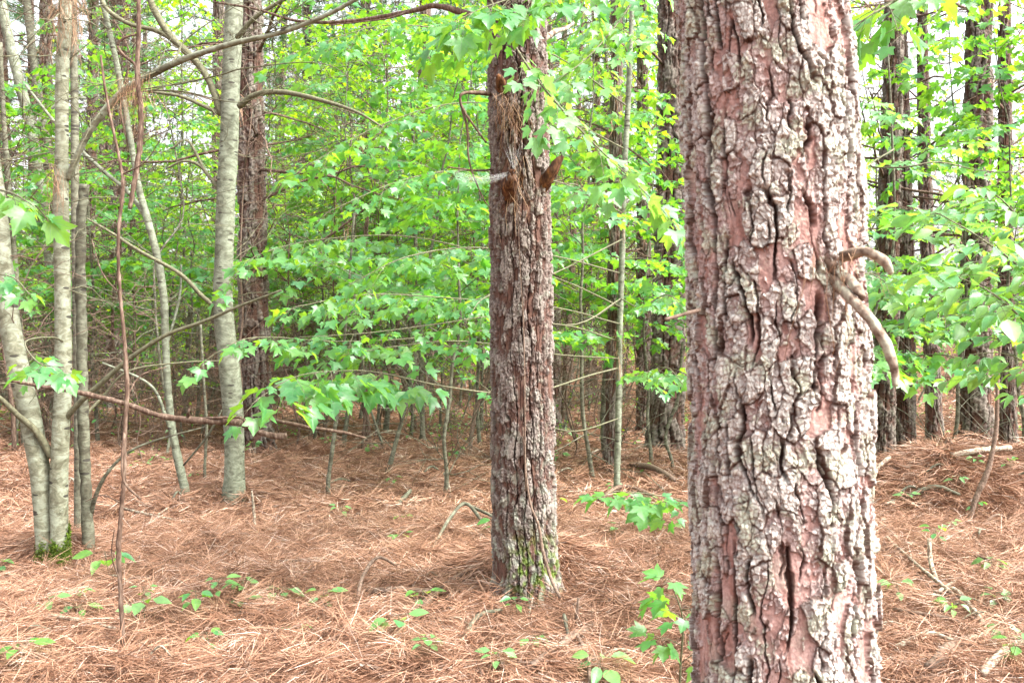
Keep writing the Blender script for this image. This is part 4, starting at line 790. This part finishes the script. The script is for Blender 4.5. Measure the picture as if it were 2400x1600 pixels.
for q_, (pts, ls, sl, st_) in enumerate([
    ([(1452, 640, ym, .008), (1300, 600, ym - 1.5, .006), (1120, 580, ym - 2.6, .005), (960, 600, ym - 3.2, .004), (830, 660, ym - 3.4, .002)], .12, .42, .5),
    ([(1456, 760, ym, .008), (1300, 720, ym - 1.0, .006), (1080, 700, ym - 2.0, .005), (860, 690, ym - 2.6, .004), (690, 720, ym - 3.2, .002)], .12, .42, .45),
    ([(1460, 500, ym, .008), (1320, 430, ym - 1.0, .006), (1120, 400, ym - 1.8, .005), (950, 420, ym - 2.2, .004), (760, 500, ym - 2.6, .002)], .12, .45, .5),
    ([(1465, 350, ym, .008), (1320, 280, ym - .8, .006), (1100, 240, ym - 1.6, .005), (900, 290, ym - 2.0, .004), (700, 400, ym - 2.4, .002)], .12, .5, .5),
    ([(1452, 840, ym, .008), (1300, 830, ym - 1.0, .006), (1100, 800, ym - 2.4, .005), (940, 810, ym - 3.0, .004), (760, 840, ym - 3.6, .002)], .12, .36, .5),
    ([(1456, 720, ym, .008), (1300, 650, ym - 1.0, .006), (1000, 560, ym - 1.6, .005), (760, 560, ym - 2.0, .004), (600, 600, ym - 2.4, .003), (540, 660, ym - 2.6, .002)], .12, .32, .72),
    ([(1452, 800, ym, .008), (1300, 760, ym - 1.2, .006), (1000, 790, ym - 2.6, .005), (800, 800, ym - 3.4, .004), (600, 790, ym - 4.2, .003), (500, 830, ym - 4.4, .002)], .11, .26, .72),
    ([(1470, 250, ym, .008), (1300, 130, ym - 1.0, .006), (1100, 80, ym - 1.6, .005), (900, 60, ym - 2.0, .004), (700, 120, ym - 2.4, .002)], .12, .5, .4),
    ([(1460, 520, ym, .007), (1420, 500, ym - 1.5, .006), (1360, 440, ym - 3.0, .005), (1330, 430, ym - 3.6, .003)], .11, .3, .5),
    ([(1450, 900, ym, .006), (1500, 880, ym - 1.2, .005), (1560, 860, ym - 2.4, .004), (1600, 900, ym - 3.0, .002)], .10, .24, .4),
    ([(1456, 700, ym, .006), (1500, 720, ym - 1.0, .005), (1560, 690, ym - 2.4, .004), (1600, 720, ym - 3.0, .002)], .10, .24, .4)]):
    add_spray(RM, pts, ls, sl, 300 + q_, start=st_, tw=.13, hang=.32)
# sweeping branch from upper centre down to the right
yq = 5.0
rt = thing('maple_branch', 'long drooping leafy branch sweeping from the top centre down to the foreground trunk', 'branch', W(1130, -40, yq))
add_spray(rt, [(1120, -60, yq, .008), (1180, 60, yq, .007), (1240, 160, yq - .1, .006), (1320, 260, yq - .2, .005), (1400, 345, yq - .3, .004), (1480, 420, yq - .4, .003), (1560, 500, yq - .5, .0015)], .13, .30, 55, start=.28, tw=.08, hang=.35, leafm=M_LEAFP)
rt = thing('maple_branch', 'bright yellow green leafy branch in front of the top of the middle pine', 'branch', W(1250, -80, 4.4))
add_spray(rt, [(1400, -120, 4.6, .006), (1310, -40, 4.5, .005), (1220, -10, 4.4, .004), (1130, 20, 4.3, .003), (1050, 60, 4.2, .0015)], .13, .36, 56, start=.1, tw=.055, hang=.4)
rt = thing('maple_branch', 'pale leafy branch reaching in from the top right beside the foreground trunk', 'branch', W(2250, -80, 3.2))
add_spray(rt, [(2300, -120, 3.2, .006), (2200, -60, 3.1, .005), (2120, -10, 3.0, .004), (2050, 30, 2.9, .003), (1990, 70, 2.9, .0015)], .12, .26, 57, start=.15, tw=.07, hang=.35)
rt = thing('maple_branch', 'leafy branch arching over the gap between the middle pine and the slim pines', 'branch', W(1480, -60, 6.5))
add_spray(rt, [(1540, -80, 6.6, .007), (1480, 10, 6.4, .006), (1420, 90, 6.2, .005), (1360, 150, 6, .004), (1300, 190, 5.9, .002)], .12, .42, 58, start=.1, tw=.09, hang=.35, leafm=M_LEAFP)
# sprigs low beside the foreground trunk
b = G(1655, 1590); b = Vector(((1600 - 1200) / FPX * 3.9, 3.9, float(gh(.67, 3.9))))
rt = thing('maple_seedling', 'knee high maple seedling with bright leaves beside the foot of the foreground trunk', 'seedling', b)
add_spray(rt, [(1590, 1680, 3.9, .005), (1595, 1560, 3.85, .005), (1600, 1450, 3.8, .004), (1575, 1370, 3.75, .002)], .11, .18, 61, start=.40, tw=.06, hang=.5)
b = GX(1650, 5.2); rt = thing('maple_seedling', 'waist high maple seedling whose leafy tips reach left of the foreground trunk', 'seedling', b)
add_spray(rt, [(1650, 1480, 5.2, .006), (1650, 1300, 5.1, .005), (1620, 1190, 5.0, .004), (1540, 1160, 4.8, .003), (1450, 1150, 4.6, .0015)], .125, .24, 62, start=.50, tw=.08, hang=.4)
# foliage beside the foreground trunk on the right
RR = GX(2560, 5.0); rt = thing('dogwood_shrub', 'shrub with broad pale oval leaves reaching in from the right edge', 'shrub', RR)
tubeP(rt, 'stem', [(2560, 1500, 5, .014), (2540, 1200, 5, .013), (2500, 900, 4.9, .011), (2450, 700, 4.9, .008)], M_LIVE, 9)
for q_, (pts, ls, sl) in enumerate([([(2510, 940, 4.9, .006), (2440, 800, 4.6, .005), (2330, 690, 4.4, .004), (2220, 640, 4.2, .002)], .13, .32), ([(2480, 780, 4.9, .006), (2400, 640, 4.5, .005), (2300, 560, 4.2, .004), (2200, 500, 4.1, .002)], .12, .3), ([(2520, 1000, 4.9, .006), (2440, 880, 4.7, .004), (2360, 830, 4.6, .003), (2270, 830, 4.5, .002)], .11, .24), ([(2470, 720, 4.9, .006), (2420, 560, 4.8, .005), (2360, 480, 4.6, .004), (2310, 440, 4.5, .002)], .11, .3)]):
    add_spray(rt, pts, ls, sl * 1.2, 70 + q_, 'oval', M_LEAFP, start=.2, tw=.085, hang=.3)
b = GX(1960, 7.0); rt = thing('maple_sapling', 'young maple with spreading green leaves right of the foreground trunk', 'tree', b)
tubeP(rt, 'trunk', [(1960, 1420, 7, .015), (1970, 1200, 7, .012), (1990, 950, 7, .011), (2060, 700, 7, .010), (2095, 560, 7, .009), (2090, 300, 7, .008), (2080, 100, 7, .006)], M_SAP, 9)
for q_, pts in enumerate([[(2060, 700, 7, .006), (2060, 650, 6.3, .005), (2040, 640, 5.2, .004), (2075, 660, 4.6, .002)], [(2105, 560, 7, .006), (2200, 500, 6.6, .005), (2300, 470, 6.3, .002)], [(2075, 640, 7, .006), (2050, 560, 6.6, .004), (2020, 480, 6.4, .002)], [(2100, 400, 7, .005), (2180, 350, 6.6, .004), (2260, 330, 6.4, .002)], [(2030, 800, 7, .006), (2040, 820, 6.4, .004), (2020, 850, 6, .002)], [(2035, 780, 7, .006), (2200, 740, 6.6, .004), (2300, 750, 6.3, .002)], [(2015, 850, 7, .006), (2200, 830, 6.4, .004), (2270, 860, 6, .002)], [(2090, 300, 7, .005), (2040, 250, 6.7, .004), (2000, 230, 6.5, .002)]]):
    add_spray(rt, pts, .12, .42, 80 + q_, 'maple', M_LEAFP if q_ % 2 else M_LEAFN, start=.15, tw=.10, hang=.3)
add_spray(rt, [(2095, 350, 7, .007), (2040, 388, 6.5, .006), (2120, 392, 6.2, .006), (2200, 380, 6.2, .005), (2300, 400, 6.3, .003), (2420, 405, 6.3, .002)], .06, .15, 95, start=.7, tw=.2)
# leafy layer left of and around the middle pine (8 to 13 m)
g_near = 'leafy maple saplings around the clearing'
NL = [make_leafy(401, 'slim maple sapling with layered leaves just left of the middle pine', H=4.6, r0=.022, lo=.30, nb=26, blen=1.5, lsize=.10, kind='maple', sway=.3, leafm=M_LEAFN),
      make_leafy(402, 'slim maple sapling with layered leaves', H=5.5, r0=.026, lo=.32, nb=28, blen=1.7, lsize=.10, kind='maple', sway=.3, leafm=M_LEAFN)]
for k_, (px, Yv, sc, lab) in enumerate([(1040, 9.2, .95, 'slim leafy maple sapling just left of the middle pine'), (905, 11.0, 1.0, 'leafy maple sapling behind the crooked dead sapling'), (735, 15.5, 1.05, 'leafy maple sapling right of the pine behind the spotted trunk'),
        (1395, 10.5, .95, 'leafy maple sapling in the gap right of the middle pine'), (1130, 13.0, 1.15, 'taller leafy maple sapling peeking out behind the middle pine'), (800, 14.0, 1.2, 'largest leafy maple sapling, deep in the thicket left of the middle pine'),
        (400, 16, 1.15, 'leafy maple sapling behind the slender curved sapling'), (230, 15, 1.1, 'leafy maple sapling behind the thin red stem'), (40, 14, 1.1, 'leafy maple sapling at the left edge behind the leaning maple stem'),
        (2210, 10.5, .95, 'leafy maple sapling between the shrouded pine and the broad dark pine'), (2400, 9.5, 1.0, 'leafy maple sapling at the right edge behind the oval leaved shrub'), (1530, 11.2, .8, 'leafy maple sapling at the foot of the stout pine by the foreground trunk')]):
    put(NL[k_ % 2], px, Yv, sc, lab, g_near, 'maple_sapling')
# ------------------------------------------------------------------ hide/remove prototypes (everything used is a copy)
for r in PP + LP + BP + NL + BR:
    for ch in list(r.children): bpy.data.objects.remove(ch)
    bpy.data.objects.remove(r)
# ------------------------------------------------------------------ ground plants, sticks, dead leaves
def plant(px, py, h, nl, ls, kind, label, group=None, seed=0, m_=None):
    b = G(px, py); h = h * 1.1 + .05; r_ = np.random.default_rng(seed + 900); root = thing('seedling', label, 'seedling', b, group); tb = TB(); P = []; D = []
    tp = np.array([r_.normal() * .15 * h, r_.normal() * .15 * h, h]); Q = smoothpath(np.array([[0, 0, -.02], tp * .5 + [.01, 0, 0], tp]), 4); tb.tube(Q, .0016, 4)
    for k_ in range(nl):
        a = k_ * 2 * PI / nl + r_.normal() * .3; z = tp * (1 - .12 * (k_ % 3)); d = np.array([math.cos(a), math.sin(a), r_.uniform(-.35, .25)]); pe = z + d * ls * .5
        tb.tube([z, pe], .0011, 3); P.append(pe); D.append(d)
    link('stem', tb.mesh('stem', M_LIVE), root); N = len(P); nn = r_.normal(size=(N, 3)) * .2; nn[:, 2] += 1; nn[:, 1] -= .35
    link('leaves', leaves('leaves', np.array(P), np.array(D), nn, ls * r_.uniform(.75, 1.2, N), r_.random(N), kind, m_ or M_LEAFN), root); return root
PL = [(252, 1380, .16, 5, .10, 'oval', 'five leaved seedling beside the foot of the thin red stem'), (945, 1520, .10, 4, .075, 'oval', 'pale three leaved seedling low in the needles left of the middle pine foot'),
 (755, 1450, .09, 5, .06, 'oval', 'small bluish green seedling left of the thick fallen stick'), (940, 1295, .08, 3, .05, 'oval', 'tiny seedling between the lower left stem and the middle pine, lower of two'), (948, 1245, .08, 4, .045, 'oval', 'tiny seedling with a rosette, upper of two left of the middle pine'),
 (803, 1222, .07, 5, .05, 'small', 'small bright seedling in the clearing right of the spotted trunk'), (1150, 1290, .16, 4, .07, 'oval', 'seedling pressed against the left side of the middle pine foot'), (465, 1470, .13, 7, .05, 'oval', 'bushy little seedling with many small leaves at lower left'),
 (500, 1450, .14, 5, .055, 'oval', 'pale seedling with small leaves beside the bushy one at lower left'), (490, 1555, .08, 5, .05, 'oval', 'small dark seedling near the bottom edge at lower left'), (1165, 1590, .07, 6, .045, 'small', 'little rosette at the bottom edge below the middle pine'),
 (1395, 1610, .08, 5, .07, 'oval', 'bluish seedling at the bottom edge left of the foreground trunk'), (25, 1590, .08, 4, .06, 'oval', 'seedling in the bottom left corner'), (10, 1360, .06, 4, .06, 'oval', 'seedling at the left edge by the maple foot'),
 (2185, 1290, .10, 5, .055, 'oval', 'seedling with paired leaves on the slope of the right hand mound'), (2110, 1425, .09, 6, .06, 'small', 'seedling near the forked pale stick on the right, left of it'), (2225, 1475, .09, 6, .05, 'oval', 'seedling under the forked pale stick on the right'),
 (2330, 1445, .07, 7, .045, 'small', 'low bluish cluster of leaflets at lower right'), (2380, 1575, .09, 6, .06, 'oval', 'seedling in the bottom right corner'), (2345, 1530, .07, 5, .045, 'small', 'little seedling above the bottom right corner'),
 (590, 1085, .18, 7, .06, 'oval', 'leafy seedling at the foot of the spotted grey trunk'), (320, 1090, .12, 5, .05, 'oval', 'seedling between the left maple and the curved sapling'), (770, 1060, .14, 6, .06, 'small', 'pale seedling at the back of the clearing'),
 (880, 1075, .12, 6, .06, 'small', 'seedling near the foot of the crooked dead sapling'), (920, 1145, .06, 4, .05, 'small', 'lone green sprig in the clearing left of centre'), (1075, 1080, .12, 5, .06, 'small', 'thin seedling left of the middle pine'),
 (1240, 1545, .05, 4, .05, 'small', 'tiny sprig in front of the middle pine'), (1310, 1090, .10, 6, .06, 'small', 'seedling just right of the middle pine trunk'), (700, 1515, .04, 4, .05, 'small', 'tiny yellowish sprig at the bottom left of centre'),
 (1000, 1570, .08, 7, .045, 'small', 'feathery little plant at the bottom edge left of centre'), (575, 1445, .04, 3, .05, 'small', 'tiny sprig right of the bushy seedling'), (2125, 1195, .08, 4, .05, 'small', 'sprig on the near slope of the right hand mound')]
for i_, (px, py, h, nl, ls, kd, lab) in enumerate(PL): plant(px, py, h, nl + 1, ls * 1.35, kd, lab, None, i_, M_LEAFP if 'pale' in lab or 'bluish' in lab else None)
gl = 'small green sprigs dotted over the needles'
for i_ in range(60):
    px = rng.uniform(0, 2400); py = rng.uniform(985, 1500) if rng.random() < .5 else rng.uniform(975, 1120)
    plant(px, py, rng.uniform(.05, .12), rng.integers(3, 7), rng.uniform(.05, .09), 'small' if i_ % 2 else 'oval', 'small green sprig dotted on the pine needles', gl, 100 + i_)
# low green ground cover at the back
N = 9000; Yv = rng.uniform(15, 34, N); px = rng.uniform(-100, 2500, N); Xv = (px - 1200) / FPX * Yv; kp = pn(Xv / 1.6, Yv / 2.2, 55) > .22; Xv = Xv[kp]; Yv = Yv[kp]; N = len(Xv)
D = rng.normal(size=(N, 3)); D[:, 2] *= .3; nn = rng.normal(size=(N, 3)) * .3; nn[:, 2] += 1
tag(link('ground_cover', leaves('ground_cover', np.column_stack([Xv, Yv, gh(Xv, Yv) + rng.uniform(.04, .3, N)]), D, nn, rng.uniform(.06, .11, N), rng.random(N), 'small', M_LEAFP)), kind='stuff', label='low green ground cover at the back of the clearing')
def stick(pts, label, m_=None, group=None, rough=.25, forks=()):
    """pts (px,py,lift,radius_px)"""
    def wp(px, py, lift, r, Y=None):
        if Y: g = W(px, py, Y); return [g.x, g.y, g.z, r * Y / FPX]
        g = G(px, py); return [g.x, g.y, g.z + .055 + lift, r * 1.25 * g.y / FPX]
    P = np.array([wp(*p) for p in pts]); o = P[len(P) // 2, :3].copy(); tb = TB(); Q = smoothpath(P, 6); tb.tube(Q[:, :3] , Q[:, 3], 8, rough, int(pts[0][0]))
    for f in forks: P2 = np.array([wp(*p) for p in f]); Q = smoothpath(P2, 5); tb.tube(Q[:, :3], Q[:, 3], 6, rough, 3)
    ob = link('fallen_stick', tb.mesh('fallen_stick', m_ or M_DEAD, o), None, o); return tag(ob, label, 'stick', group)
stick([(860, 1418, .02, 6), (930, 1422, .03, 8), (1015, 1428, .03, 8)], 'thick short brown stick lying left of the middle pine foot', M_RED)
stick([(970, 1490, 0, 5), (1010, 1440, .03, 6), (1060, 1405, .05, 6), (1115, 1375, .06, 5), (1150, 1362, .06, 4)], 'curved stick leaning towards the left side of the middle pine foot', M_RED, forks=[[(1050, 1410, .04, 4), (990, 1450, .03, 4), (935, 1500, .01, 3)]])
stick([(835, 1450, 0, 3.5), (850, 1410, .08, 3.5), (885, 1378, .12, 3), (930, 1368, .05, 2)], 'thin arching twig over the thick short brown stick', M_DEAD)
stick([(1005, 1320, 0, 2.5), (1050, 1270, .1, 3), (1090, 1245, .16, 3.5), (1130, 1270, .1, 3)], 'dark arched twig left of the middle pine', M_SAP, forks=[[(1090, 1245, .16, 3), (1170, 1265, .1, 2.5)]])
stick([(1245, 1590, 0, 7), (1310, 1560, .03, 8), (1345, 1535, .04, 8), (1400, 1500, .02, 6)], 'stout bent stick near the bottom edge in front of the middle pine', M_DEAD, forks=[[(1350, 1535, .04, 5), (1375, 1580, .03, 4), (1385, 1640, 0, 4)], [(1345, 1535, 0, 5, 4.9), (1348, 1480, 0, 4.5, 4.85), (1356, 1400, 0, 3.5, 4.85)], [(1345, 1535, 0, 4, 4.9), (1346, 1600, 0, 4, 4.7)]])
stick([(1330, 1500, .02, 3), (1322, 1520, .1, 3.5), (1335, 1545, .03, 3)], 'short dark curled twig beside the stout bent stick', M_SAP)
stick([(1240, 1415, .03, 2.5), (1290, 1420, .03, 3)], 'short pale twig at the front of the middle pine foot', M_LICH)
stick([(1390, 1355, .02, 3), (1450, 1365, .03, 3.5), (1520, 1385, .03, 3), (1600, 1405, .02, 2)], 'long thin pale stick lying between the middle pine and the foreground trunk', M_LICH)
stick([(1420, 1262, .02, 3), (1490, 1282, .03, 3.5), (1560, 1300, .03, 3), (1620, 1330, .01, 2)], 'long thin stick above the pale one, right of the middle pine', M_DEAD, forks=[[(1490, 1282, .03, 3), (1530, 1300, .02, 2)]])
stick([(1480, 1110, .05, 5), (1530, 1130, .1, 6), (1580, 1150, .06, 5)], 'thick twig half buried by the stout pine foot', M_DEAD)
stick([(2178, 1262, 0, 4.5, 6.2), (2182, 1320, 0, 5.5, 6.1), (2205, 1375, 0, 6, 5.8), (2240, 1430, .05, 6), (2290, 1480, .03, 5), (2330, 1530, 0, 4)], 'bleached forked stick standing out on the right hand needles', M_LICH, forks=[[(2078, 1290, .04, 2.5), (2130, 1345, .05, 3), (2190, 1400, .05, 4), (2235, 1435, .04, 4)], [(2170, 1440, .02, 3), (2210, 1420, .04, 4), (2240, 1400, .04, 3)]])
stick([(2095, 1466, .03, 4), (2160, 1478, .03, 4), (2230, 1492, .03, 4), (2300, 1520, .01, 3)], 'brown stick below the bleached forked stick', M_DEAD)
stick([(2180, 1600, 0, 12), (2230, 1555, .02, 12), (2290, 1530, .02, 8), (2350, 1520, .02, 5)], 'thick peeling branch in the bottom right corner', M_DEAD)
stick([(2300, 1610, 0, 8), (2350, 1575, .03, 8), (2420, 1535, .03, 7)], 'pale branch piece crossing the bottom right corner', M_LICH)
stick([(2228, 1100, .06, 5), (2300, 1093, .08, 6), (2368, 1085, .07, 5)], 'pale fallen stick on top of the mound before the broad dark pine', M_LICH)
stick([(2255, 1320, .03, 3), (2320, 1345, .03, 5), (2400, 1370, .02, 4)], 'dark stick on the right hand slope by the right edge', M_RED)
stick([(2258, 1262, .03, 2), (2290, 1300, .05, 2.5), (2330, 1360, .02, 2)], 'thin twig leaning down the right hand slope', M_DEAD)
stick([(220, 1195, .03, 2.5), (330, 1225, .03, 2.5), (420, 1242, .02, 2)], 'pale thin stick behind the thin red stem', M_LICH, forks=[[(370, 1230, .03, 2), (395, 1215, .04, 2)]])
stick([(85, 1478, .03, 3), (170, 1492, .03, 3.5), (270, 1515, .03, 3)], 'pale stick lying left of the thin red stem foot', M_LICH)
stick([(590, 1150, 0, 2.5, 7.9), (596, 1210, 0, 3.5, 7.9), (602, 1296, 0, 3, 7.6)], 'thin pale twig upright in front of the spotted trunk', M_LICH)
stick([(2045, 1200, .02, 3), (2052, 1160, .14, 3.5), (2085, 1120, .12, 3.5)], 'curved pale twig on the mound next to the foreground trunk', M_LICH)
stick([(930, 1205, .03, 4), (950, 1190, .05, 4), (962, 1178, .06, 3)], 'small dark stick in the middle of the clearing', M_SAP)
stick([(1042, 1106, 0, 3.5, 9.2), (1050, 1140, 0, 5, 9.2), (1056, 1175, 0, 4, 9.2)], 'bleached stub poking up left of the middle pine', M_LICH)
stick([(430, 1090, 0, 2, 8.9), (480, 1030, 0, 2.5, 8.8), (505, 990, 0, 2.5, 8.7), (520, 960, 0, 2, 8.7)], 'thin leaning twig across the foot of the spotted trunk', M_SAP)
for pts, lab, mm in (([(60, 1240, .02, 3), (120, 1275, .03, 4), (190, 1300, .02, 3)], 'thin stick just behind the mossy foot of the left maple', M_DEAD),
    ([(640, 1345, .02, 3), (720, 1352, .05, 3.5), (800, 1340, .02, 3)], 'low curved stick in the open clearing left of the middle pine', M_DEAD),
    ([(1080, 1545, .02, 4), (1120, 1500, .06, 4.5), (1175, 1470, .03, 4)], 'dark stick leaning towards the front of the middle pine', M_SAP),
    ([(1405, 1190, .02, 4), (1460, 1172, .08, 4), (1540, 1185, .03, 4)], 'bent stick in the needles behind the waist high seedling', M_RED),
    ([(1330, 1300, .02, 3), (1360, 1345, .05, 3.5), (1380, 1395, .02, 3)], 'short twig lying right of the middle pine foot', M_DEAD),
    ([(2100, 1555, .02, 5), (2170, 1530, .04, 5), (2235, 1545, .03, 4)], 'grey stick next to the thick peeling branch at lower right', M_LICH),
    ([(2130, 1185, .02, 4), (2190, 1170, .05, 4), (2250, 1182, .02, 3)], 'dark stick lying along the face of the right hand mound', M_SAP)):
    stick(pts, lab, mm)
gs = 'small dry twigs among the needles'
for i_ in range(70):
    px = rng.uniform(0, 2400); py = rng.uniform(1000, 1590); l = rng.uniform(30, 90) * (py - 800) / 500; a = rng.uniform(-.5, .5) * (1 if rng.random() < .8 else 3); l2 = l * math.cos(a)
    stick([(px, py, .0, 1.6), (px + l2 * .5, py + l * .25 * math.sin(a) + rng.uniform(-6, 6), .05, 2.2), (px + l2, min(1600, py + l * .5 * math.sin(a)), .02, 1.4)], 'small dry twig lying among the brown pine needles', [M_DEAD, M_LICH, M_SAP][i_ % 3], gs)
gd = 'dry leaves scattered on the needles'
for i_ in range(110):
    px = rng.uniform(0, 2400); py = rng.uniform(1080, 1595); b = G(px, py)
    n_ = rng.normal(size=(1, 3)) * .35; n_[0, 2] += 1; n_[0, 1] -= .3; a = rng.uniform(0, 6.28)
    o = link('dry_leaf', leaves('dry_leaf', np.zeros((1, 3)), np.array([[math.cos(a), math.sin(a), .05]]), n_, [rng.uniform(.04, .085)], [rng.random()], 'oval' if i_ % 2 else 'lobed', M_DRY), None, (b.x, b.y, b.z + .045))
    tag(o, 'small curled dry leaf lying on the pine needles', 'leaf', gd)


# ------------------------------------------------------------------ pine cone
b = G(2358, 1478); root = thing('pine_cone', 'open brown pine cone lying on the needles at lower right', 'pine cone', (b.x, b.y, b.z + .07)); root.rotation_euler = (.3, 1.2, .4)
V = []; Q = []
for k_ in range(72):
    a = k_ * 2.39996; t_ = k_ / 71; r_ = .026 * math.sin(PI * (.12 + .82 * t_)) ; z_ = -.04 + .085 * t_; ca, sa = math.cos(a), math.sin(a); ww = .008 * (1.1 - .5 * t_)
    base = [(r_ * .25 * ca - ww * .5 * sa, r_ * .25 * sa + ww * .5 * ca, z_), (r_ * .25 * ca + ww * .5 * sa, r_ * .25 * sa - ww * .5 * ca, z_), (r_ * ca + ww * sa, r_ * sa - ww * ca, z_ + .007), (r_ * ca - ww * sa, r_ * sa + ww * ca, z_ + .007)]
    n0 = len(V); V += base + [(x_, y_, zz + .0022) for x_, y_, zz in base]; Q += [(n0, n0 + 1, n0 + 2, n0 + 3), (n0 + 7, n0 + 6, n0 + 5, n0 + 4), (n0 + 3, n0 + 2, n0 + 6, n0 + 7), (n0, n0 + 3, n0 + 7, n0 + 4), (n0 + 2, n0 + 1, n0 + 5, n0 + 6), (n0 + 1, n0, n0 + 4, n0 + 5)]
link('scales', mesh('scales', V, [np.array(Q)], M_DEAD, None, False), root); tb = TB(); tb.tube([[0, 0, -.042], [0, 0, 0], [0, 0, .04]], [.008, .009, .003], 8); link('core', tb.mesh('core', M_RED), root)
